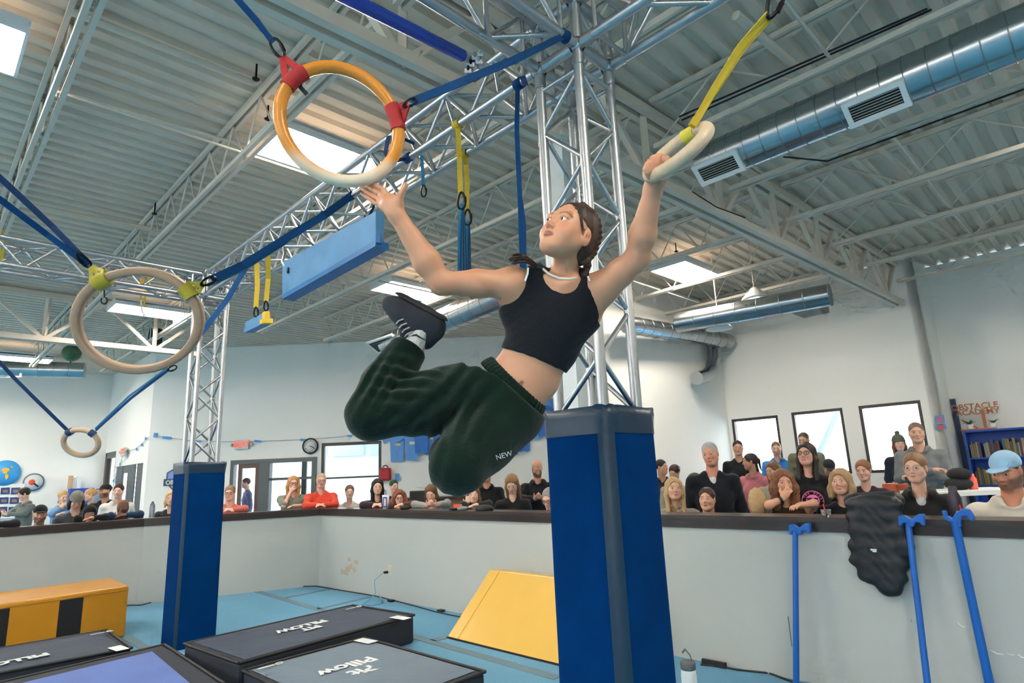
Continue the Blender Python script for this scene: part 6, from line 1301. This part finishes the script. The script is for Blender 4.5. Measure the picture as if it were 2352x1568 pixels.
# eyes: ball with iris and pupil towards the gaze
gz = unit(cam3(-.93, -.22, -.28))
for g in (-1, 1):
    eb = Body(); ec = HS.p(g*.031, .0685, 0); r_ = .0128*HS.s; eb.ell(ec, (r_, r_, r_), None, .001)
    gd = unit(gz*.75+fh*.6)
    def ecol(P, ec=ec, gd=gd):
        q = (P-ec)/np.linalg.norm(P-ec, axis=1)[:, None]; a = np.arccos(np.clip(q@gd, -1, 1)); c = np.tile(np.array(lin((226, 220, 216))), (len(P), 1)); c[a < .5] = lin((74, 48, 36)); c[a < .23] = lin((14, 12, 12)); return c
    eb.build('eye', cmat('eye_gloss', .08), gy, .0011, ecol, 1)
# hair: drawn back in two braids
HB = hairmat((62, 44, 36)); hb = Body(); E_ = lambda c, r, k=.02, mode='u': hb.ell(HS.p(*c), np.array(r)*HS.s, HS.R, k*HS.s, mode)
E_((0, -.021, .034), (.0768, .0960, .0832)); E_((0, -.05, -.02), (.066, .066, .06), .03); E_((0, .075, -.045), (.066, .078, .119), .01, 'cut'); E_((0, .0, -.16), (.12, .12, .1), .015, 'cut')
for g in (-1, 1): E_((g*.082, -.004, -.014), (.016, .024, .036), .004, 'cut'); E_((g*.07, .05, -.02), (.03, .045, .05), .01, 'cut')
hb.fn(lambda P: .0007*np.sin(HS.inv(P)[:, 0]*420+40*np.abs(HS.inv(P)[:, 2])), 'disp')
bp_ = [HS.p(-.040, .035, .086), HS.p(-.052, .0, .086), HS.p(-.062, -.04, .070), HS.p(-.062, -.072, .03), HS.p(-.055, -.085, -.02), HS.p(-.05, -.075, -.065), J(1352, 606, 2.0), J(1344, 626, 1.99), J(1334, 638, 1.985)]
def braid(b, pts, r0, r1):
    n = len(pts)*5
    for i in range(n):
        t = i/(n-1)*(len(pts)-1); a = int(min(t, len(pts)-2)); p = pts[a]+(pts[a+1]-pts[a])*(t-a); d = unit(pts[a+1]-pts[a]); sd = unit(np.cross(d, fh+.3*uh)); r = r0+(r1-r0)*i/n
        b.ell(p+sd*r*.3*(1 if i % 2 else -1), (r*1.0, r*.85, r*.8), np.stack([unit(d+sd*.6*(-1 if i % 2 else 1)), unit(np.cross(np.cross(d, sd), d+sd*.6)), np.cross(d, sd)], 1) if False else None, .004)
braid(hb, bp_, .0125, .010)
br = [HS.p(.040, .035, .086), HS.p(.052, .0, .086), HS.p(.062, -.04, .070), HS.p(.062, -.072, .03), HS.p(.055, -.08, -.02), HS.p(.05, -.06, -.07), J(1262, 622, 2.0), J(1246, 615, 1.985)]
braid(hb, br, .0125, .009); hb.build('hair', HB, gy, .0030, None, 1)
tl = MB(); tie = J(1240, 614, 1.98)
for i in range(46):
    a = math.sin(i*2.4)*(.3+.7*((i*7) % 10)/10); e_ = J(1168+((i*13) % 17), 596+a*15, 1.96+.025*math.sin(i*2.1)); mdl = J(1205, 593+a*9, 1.965+.014*math.sin(i)); tl.tube([Vector(tie), Vector(mdl), Vector((mdl+e_)/2)-DNV*.003, Vector(e_)], [.0042, .0036, .0024, .0005], 5)
me = bpy.data.meshes.new('braid_tail'); me.from_pydata([tuple(v) for v in tl.v], [], tl.f); me.materials.append(HB); link(bpy.data.objects.new('braid_tail', me), gy)
MB().tube([Vector(J(1246, 615, 1.98))+G0, Vector(J(1233, 613, 1.98))+G0], .0105, 10).build('hair_tie', BLACK, gy)
st_ = MB()
for k in range(5): st_.tube([Vector(HS.p(-.02-.006*k, .070, .090-.003*k)), Vector(HS.p(-.052-.003*k, .058, .055)), Vector(HS.p(-.070, .030-.004*k, .005)), Vector(HS.p(-.0745, .008, -.018+.006*k))], .0009, 5)
me = bpy.data.meshes.new('loose_strands'); me.from_pydata([tuple(v) for v in st_.v], [], st_.f); me.materials.append(HB); link(bpy.data.objects.new('loose_strands', me), gy)
MB().tube([Vector(G0)+Vector(J(*p)) for p in ((1247, 617, 1.975), (1262, 630, 1.952), (1284, 639, 1.945), (1305, 641, 1.947), (1322, 639, 1.958), (1332, 634, 1.985))], .0042, 8).build('necklace', mat('white_cord', (214, 210, 200), .5), gy)
# black crop top cut from the torso shape
def polycut(P, poly):
    """signed distance (inside negative) to an outline on the torso's frontal plane"""
    q = P-J(1270, 720, 2.0); X = (q@V3(RTV))/(2.0/F)+1270; Yy = (q@V3(DNV))/(2.0/F)+720; n = len(poly); d = np.full(len(P), 1e9); ins = np.zeros(len(P), bool)
    for i in range(n):
        ax, ay = poly[i]; bx, by = poly[(i+1) % n]; ex_, ey_ = bx-ax, by-ay; wx, wy = X-ax, Yy-ay; t = np.clip((wx*ex_+wy*ey_)/(ex_*ex_+ey_*ey_), 0, 1); d = np.minimum(d, np.hypot(wx-ex_*t, wy-ey_*t)); c = ((ay > Yy) != (by > Yy)) & (X < (bx-ax)*(Yy-ay)/(by-ay+1e-9)+ax); ins ^= c
    return np.where(ins, -d, d)*(2.0/F)
TOP0 = [(1214, 600), (1243, 600), (1246, 636), (1258, 660), (1278, 673), (1298, 676), (1316, 670), (1326, 652), (1329, 600), (1350, 600), (1354, 650), (1362, 690), (1374, 722), (1378, 745), (1440, 765), (1420, 900), (1330, 905), (1304, 860), (1272, 842), (1225, 820), (1183, 806), (1142, 797), (1080, 790), (1090, 720), (1148, 703), (1178, 686), (1200, 655), (1212, 630)]
TOP = []
for i in range(len(TOP0)):                       # round the outline
    p0, p1, p2, p3 = (np.array(TOP0[(i+k) % len(TOP0)], float) for k in (-1, 0, 1, 2))
    for t in (0, .33, .66): TOP.append(tuple(.5*(2*p1+(p2-p0)*t+(2*p0-5*p1+4*p2-p3)*t*t+(3*p1-p0-3*p2+p3)*t**3)))
tp = Body()
for c, r, u in TOR[:4]: tors(tp, c, r, u, .007)
tp.cone(J(1215, 652, 2.03), J(1245, 642, 2.03), .053, .056, .04); tp.cone(J(1345, 660, 2.03), J(1318, 648, 2.03), .049, .054, .04); tp.cone(J(1352, 715, 2.03), S2, .049, .039, .05); tp.cone(J(1180, 712, 2.04), S1, .049, .041, .05)
tp.fn(lambda P: -polycut(P, TOP), 'cut', .003); tp.fn(lambda P: .0007*np.sin((P@V3(RTV+DNV*1.2))*120)*np.sin((P@V3(DNV))*60), 'disp')
BTOP = mat('black_rib_cotton', (17, 20, 27), .85, noise=.15, scale=40, bump=.3, bscale=120, sheen=.1, spec=.2); tp.build('crop_top', BTOP, gy, .0032, None, 2)
for pts in (((1213, 615, 1.962), (1212, 628, 1.955), (1206, 645, 1.948)), ((1350, 634, 1.965), (1354, 645, 1.96))): MB().ribbon([Vector(J(*p))+G0 for p in pts], .006, .003, RTV).build('bra_strap', WHITE, gy)
# sweatpants
PM = mat('dark_green_fleece', (6, 29, 22), .95, noise=.25, scale=18, bump=.3, bscale=90, sheen=.12, spec=.15); pn = Body()
tors(pn, J(1156, 896, 2.03), (.148, .1, .09), (.66, -.75, 0), 0, .05); tors(pn, J(1140, 930, 2.04), (.13, .1, .1), (.8, -.6, 0), 0, .05)
K1, A1 = J(853, 952, 1.97), J(932, 812, 2.08); pn.cone(J(1112, 895, 2.04), J(990, 925, 2.01), .118, .104, .04); pn.cone(J(990, 925, 2.01), K1, .102, .080, .03); pn.cone(K1, J(882, 885, 2.02), .080, .079, .02); pn.cone(J(882, 885, 2.02), A1, .079, .066, .02)
K2 = J(1052, 1068, 1.86); pn.cone(J(1172, 950, 2.02), J(1105, 1012, 1.95), .112, .104, .04); pn.cone(J(1105, 1012, 1.95), K2, .104, .088, .03); pn.cone(K2, J(1042, 1048, 2.05), .086, .078, .02); pn.cone(J(1042, 1048, 2.05), J(1062, 1010, 2.26), .078, .06, .02)
cd_ = unit(A1-J(882, 885, 2.02)); pn.fn(lambda P: -(np.maximum((P-(A1+cd_*.028))@cd_, (np.linalg.norm(P-A1, axis=1)-.25)*0-1)), 'cut', .004)
def folds(P):
    d = np.zeros(len(P))
    for c, ax, fq, am, rd in ((J(930, 885, 1.95), unit(K1-A1), 150, .010, .09), (J(870, 880, 1.96), unit(cam3(.8, .6, 0)), 120, .008, .1), (J(1070, 960, 1.92), unit(cam3(.6, .8, 0)), 75, .008, .13), (J(1020, 1030, 1.9), unit(cam3(.9, .3, 0)), 95, .006, .12), (J(940, 960, 1.9), unit(cam3(.4, 1, 0)), 85, .006, .12), (J(1050, 860, 1.93), unit(cam3(.5, .9, 0)), 90, .006, .1)):
        q = P-c; d += am*np.sin(q@ax*fq+4*np.sin(q@V3(RTV)*14))*np.exp(-(q**2).sum(1)/(rd*rd))
    return d
wu = unit(cam3(.68, -.73, 0)); pn.fn(folds, 'disp'); wp = J(1171, 884, 1.98); pn.fn(lambda P: -((P-wp)@wu), 'cut', .004)
pn.build('sweatpants', PM, gy, .005, None, 2)
wbnd = Body(); tors(wbnd, J(1172, 897, 2.03), (.1345, .0945, .1), (.66, -.75, 0), 0, .01); wbnd.fn(lambda P: -(np.abs((P-J(1172, 884, 1.98))@wu-.004)-.021), 'cut', .006)
wx = unit(np.cross(wu, cam3(0, 0, -1))); wbnd.fn(lambda P: .0022*np.sin(np.arctan2((P-J(1172, 890, 2.03))@wx, (P-J(1172, 890, 2.03))@cam3(0, 0, -1))*44), 'disp'); wbnd.build('waistband', PM, gy, .0042, None, 1)
lt = Vector(J(1158, 1042, 1.855))+G0; text('NEW', mat('grey_print', (170, 176, 178)), gy, lt-VIEW*.028+DNV*.0, RTV*.92-DNV*.28, -DNV-RTV*.3, .022, 'leg_print', .0008, .0)
MB().tube([Vector(J(1163, 966, 1.905))+G0, Vector(J(1170, 972, 1.905))+G0], .003, 6).build('logo_mark', mat('grey_print', (170, 176, 178)), gy)
# sock and shoe
SOCK = mat('white_rib_sock', (206, 202, 196), .9, bump=.4, bscale=90, stretch=(1, 1, .1)); so = Body(); so.cone(J(935, 822, 2.08), J(966, 768, 2.08), .043, .036, .01); so.fn(lambda P: .0012*np.sin((P@V3(RTV*.85+DNV*.5))*420), 'disp'); so.build('sock', SOCK, gy, .004, None, 1)
MB().tube([Vector(J(*p))+G0 for p in ((946, 772, 2.045), (949, 770, 2.043), (956, 769, 2.042), (964, 774, 2.042), (982, 784, 2.05))], [.001, .0025, .0035, .0025, .001], 6).build('sock_swoosh', BLACK, gy)
SHM = mat('charcoal_shoe', (38, 42, 50), .85, noise=.1, scale=30, bump=.15, bscale=150); sh_ = Body()
sh_.path([J(998, 748, 2.09), J(962, 736, 2.09), J(925, 715, 2.09), J(898, 699, 2.09)], (.040, .046, .042, .030), .03); sh_.cone(J(992, 762, 2.09), J(978, 780, 2.09), .038, .034, .02); sh_.cone(J(940, 730, 2.09), J(930, 768, 2.075), .032, .018, .03)
so_n = unit(cam3(.47, -.86, -.1)); so_p = J(955, 700, 2.07); sh_.fn(lambda P: -((P-so_p)@so_n-.004), 'cut', .012); sh_.cone(J(952, 790, 2.085), J(966, 762, 2.085), .036, .03, .006, 'cut'); sh_.build('shoe', SHM, gy, .004, None, 2)
sl_ = Body(); sl_.path([J(1006, 742, 2.09), J(962, 722, 2.09), J(918, 702, 2.09), J(896, 692, 2.09)], (.036, .040, .040, .030), .03); sl_.fn(lambda P: -(np.abs((P-so_p)@so_n-.006)-.007), 'cut', .004); sl_.build('shoe_sole', mat('black_sole', (28, 30, 36), .7), gy, .004, None, 1)
LC_ = mat('grey_lace', (168, 160, 154), .8)
for k in range(4):
    x, y = 914+6.5*k, 738+10*k; MB().tube([Vector(J(x+14, y-6, 2.045))+G0, Vector(J(x+2, y-1, 2.04))+G0, Vector(J(x-3, y+5, 2.06))+G0], .0032, 6).build('shoe_lace', LC_, gy)
# ================================================================ LEDGE ITEMS AND JACKET
def ledge(x, y=None):                                         # point on the ledge top seen at pixel x
    best = None
    for i in (0, 1, 2):
        p = PP(x, 1175, hp[i]+no[i]*.05, tuple(no[i]))
        s_ = (p-hp[i]).dot(nn[i])
        if -.2 < s_ < (hp[i+1]-hp[i]).length+.2: best = Vector((p.x, p.y, LZ))
    return best
def cup(label, x, r, h, c, straw=None, name='drink_cup', cat='cup'):
    p = ledge(x); o = thing(name, label, cat, p); MB().lathe([(r*.75, 0), (r, h), (r*.9, h), (r*.8, h*.95)], p, n=18).build('cup_body', mat('cup_%d_%d_%d' % c, c, .4), o)
    if straw: MB().tube([p+ZX*h*.5, p+ZX*(h*1.35)], .005, 8).build('straw', mat('straw_%d' % straw[0], straw, .4), o)
    return o, p
o, p = cup('white takeaway cup with blue and cream print and a blue straw on the ledge', 886, .05, .19, (214, 220, 226), (40, 80, 170))
for s0, m_, a, b in ((.052, BSH, .028, .07), (.053, mat('cream_print', (226, 208, 170)), .014, .05)): MB().box(p+ZX*.095-Vector((0, s0, 0)), (a, 0, 0), (0, .001, 0), (0, 0, b)).build('cup_print', m_, o)
wbp = ledge(349); o = thing('water_bottle', 'clear water bottle on the ledge by the charcoal jacket wearer', 'bottle', wbp); CLR = mat('clear_plastic', (200, 212, 216), .1, trans=.8); MB().lathe([(.036, 0), (.038, .02), (.036, .08), (.038, .14), (.03, .19), (.014, .215), (.014, .23)], wbp, n=16).build('bottle_body', CLR, o); MB().lathe([(.016, .23), (.016, .25), (.01, .252)], wbp, n=12).build('bottle_cap', WHITE, o)
for x, c, l in ((1113, (24, 24, 28), 'black cap lying on the ledge'), (1045, (40, 40, 44), 'black and orange glove on the ledge'), (930, (30, 30, 34), 'black phone case on the ledge right of the paper cup'), (1063, (120, 128, 132), 'grey cap lying on the ledge')):
    p = ledge(x); tag(MB().ball(p+ZX*.022, (.11 if x == 1113 else .07, .07, .03 if x != 1113 else .05), 14, 8).build('ledge_item', mat('item_%d' % c[2], c, .7)), l, 'ledge item')
p = ledge(1052); tag(MB().box(p+ZX*.05, (.05, 0, 0), (0, .03, 0), (0, 0, .02)).build('orange_toy', mat('orange_red', (220, 90, 50))), 'small orange toy on top of the glove', 'toy')
for x, l in ((1897, 'clear cup with a red straw on the ledge by the black top'), (2211, 'clear cup with a red straw on the ledge above the last pole')):
    p = ledge(x); o = thing('straw_cup', l, 'cup', p); MB().lathe([(.03, 0), (.036, .05), (.034, .05)], p, n=14).build('cup_body', CLR, o); MB().tube([p+ZX*.01, p+ZX*.085+Vector((-.012, 0, 0))], .005, 8).build('straw', mat('red_straw', (226, 40, 36), .4), o)
bgp = PY(1741, 1168, 5.5); o = thing('paper_bag', 'crumpled brown paper bag behind the ledge', 'bag', Vector((bgp.x, bgp.y, bgp.z))); bb_ = Body(); bb_.ell((0, 0, .06), (.075, .06, .12), None, .02); bb_.fn(lambda P: .005*np.sin(P[:, 0]*140+P[:, 2]*50)*np.sin(P[:, 2]*60+P[:, 1]*120), 'disp'); bb_.build('bag_body', mat('kraft_paper', (186, 154, 112), .8), o, .01, None, 0)
p = PY(2192, 1155, 4.4); o = thing('dark_bottle', 'dark purple bottle behind the ledge at the right', 'bottle', Vector((p.x, p.y, LZ))); p = ledge(2188)+no[2]*.12; o.location = p
MB().lathe([(.036, 0), (.04, .02), (.04, .12), (.025, .16), (.025, .19), (.02, .195)], p, n=18).build('bottle_body', mat('dark_purple', (44, 34, 52), .4), o)
p = PY(2236, 1118, 5.95); p.z = tq.z; o = thing('coral_bottle', 'coral red sports bottle on the side table', 'bottle', p); MB().lathe([(.034, 0), (.037, .02), (.037, .1), (.025, .12), (.025, .14), (.02, .145)], p, n=18).build('bottle_body', mat('coral', (232, 104, 92), .4), o)
# puffer jacket slung over the ledge
jo = PP(2010, 1185, hp[2]-no[2]*.06, tuple(no[2])); jk = thing('puffer_jacket', 'black quilted puffer jacket hanging over the ledge', 'jacket', jo)
def jp(x, y, o=.05): return V3(PP(*Z8(x, y), hp[2]-no[2]*o, tuple(no[2]))-jo)
JN = V3(no[2]); JT = V3(nn[2]); jb = Body(); JR = np.stack([JT, -JN, np.array((0, 0, 1.0))], 1); zk = .36224*4.45/F*1.05
for cx_, cy_, rx_, rz_ in ((1396, 80, 152, 58), (1400, 160, 150, 58), (1402, 250, 142, 62), (1408, 345, 145, 62), (1435, 440, 158, 62), (1455, 530, 132, 58), (1502, 605, 66, 48)):
    jb.ell(jp(cx_, cy_), (rx_*zk, .055, rz_*zk), JR, .035)
jb.ell(jp(1595, 345), (52*zk, .05, 80*zk), JR, .012); jb.ell(jp(1560, 250), (50*zk, .05, 75*zk), JR, .012); jb.ell(jp(1290, 230), (35*zk, .05, 110*zk), JR, .012)
jb.cone(jp(1270, 60, -.04), jp(1530, 50, -.04), .06, .06, .03); jb.cone(jp(1270, 60, -.15), jp(1530, 50, -.15), .05, .05, .08)
lo_ = LZ+.001-jo.z
def under_l(P): return np.maximum(np.maximum(-(P@JN-V3(hp[2]-jo)@JN+.052), P@JN-V3(hp[2]-jo)@JN-.28), P[:, 2]-lo_)
jb.fn(under_l, 'cut', .008); jb.fn(lambda P: .0025*np.sin(P[:, 2]*45+3*np.sin(P@JT*25))*np.sin(P@JT*50+P[:, 2]*30), 'disp')
jb.build('jacket_shell', mat('black_nylon', (20, 22, 29), .5, noise=.2, scale=20, bump=.25, bscale=30), jk, .009, None, 1)
MB().box(jo+Vector(jp(1398, 365, .105)), nn[2]*.018, no[2]*.0015, ZX*.006).build('jacket_logo', PRINT, jk); MB().box(jo+Vector(jp(1404, 376, .105)), nn[2]*.012, no[2]*.0015, ZX*.004).build('jacket_logo', PRINT, jk)
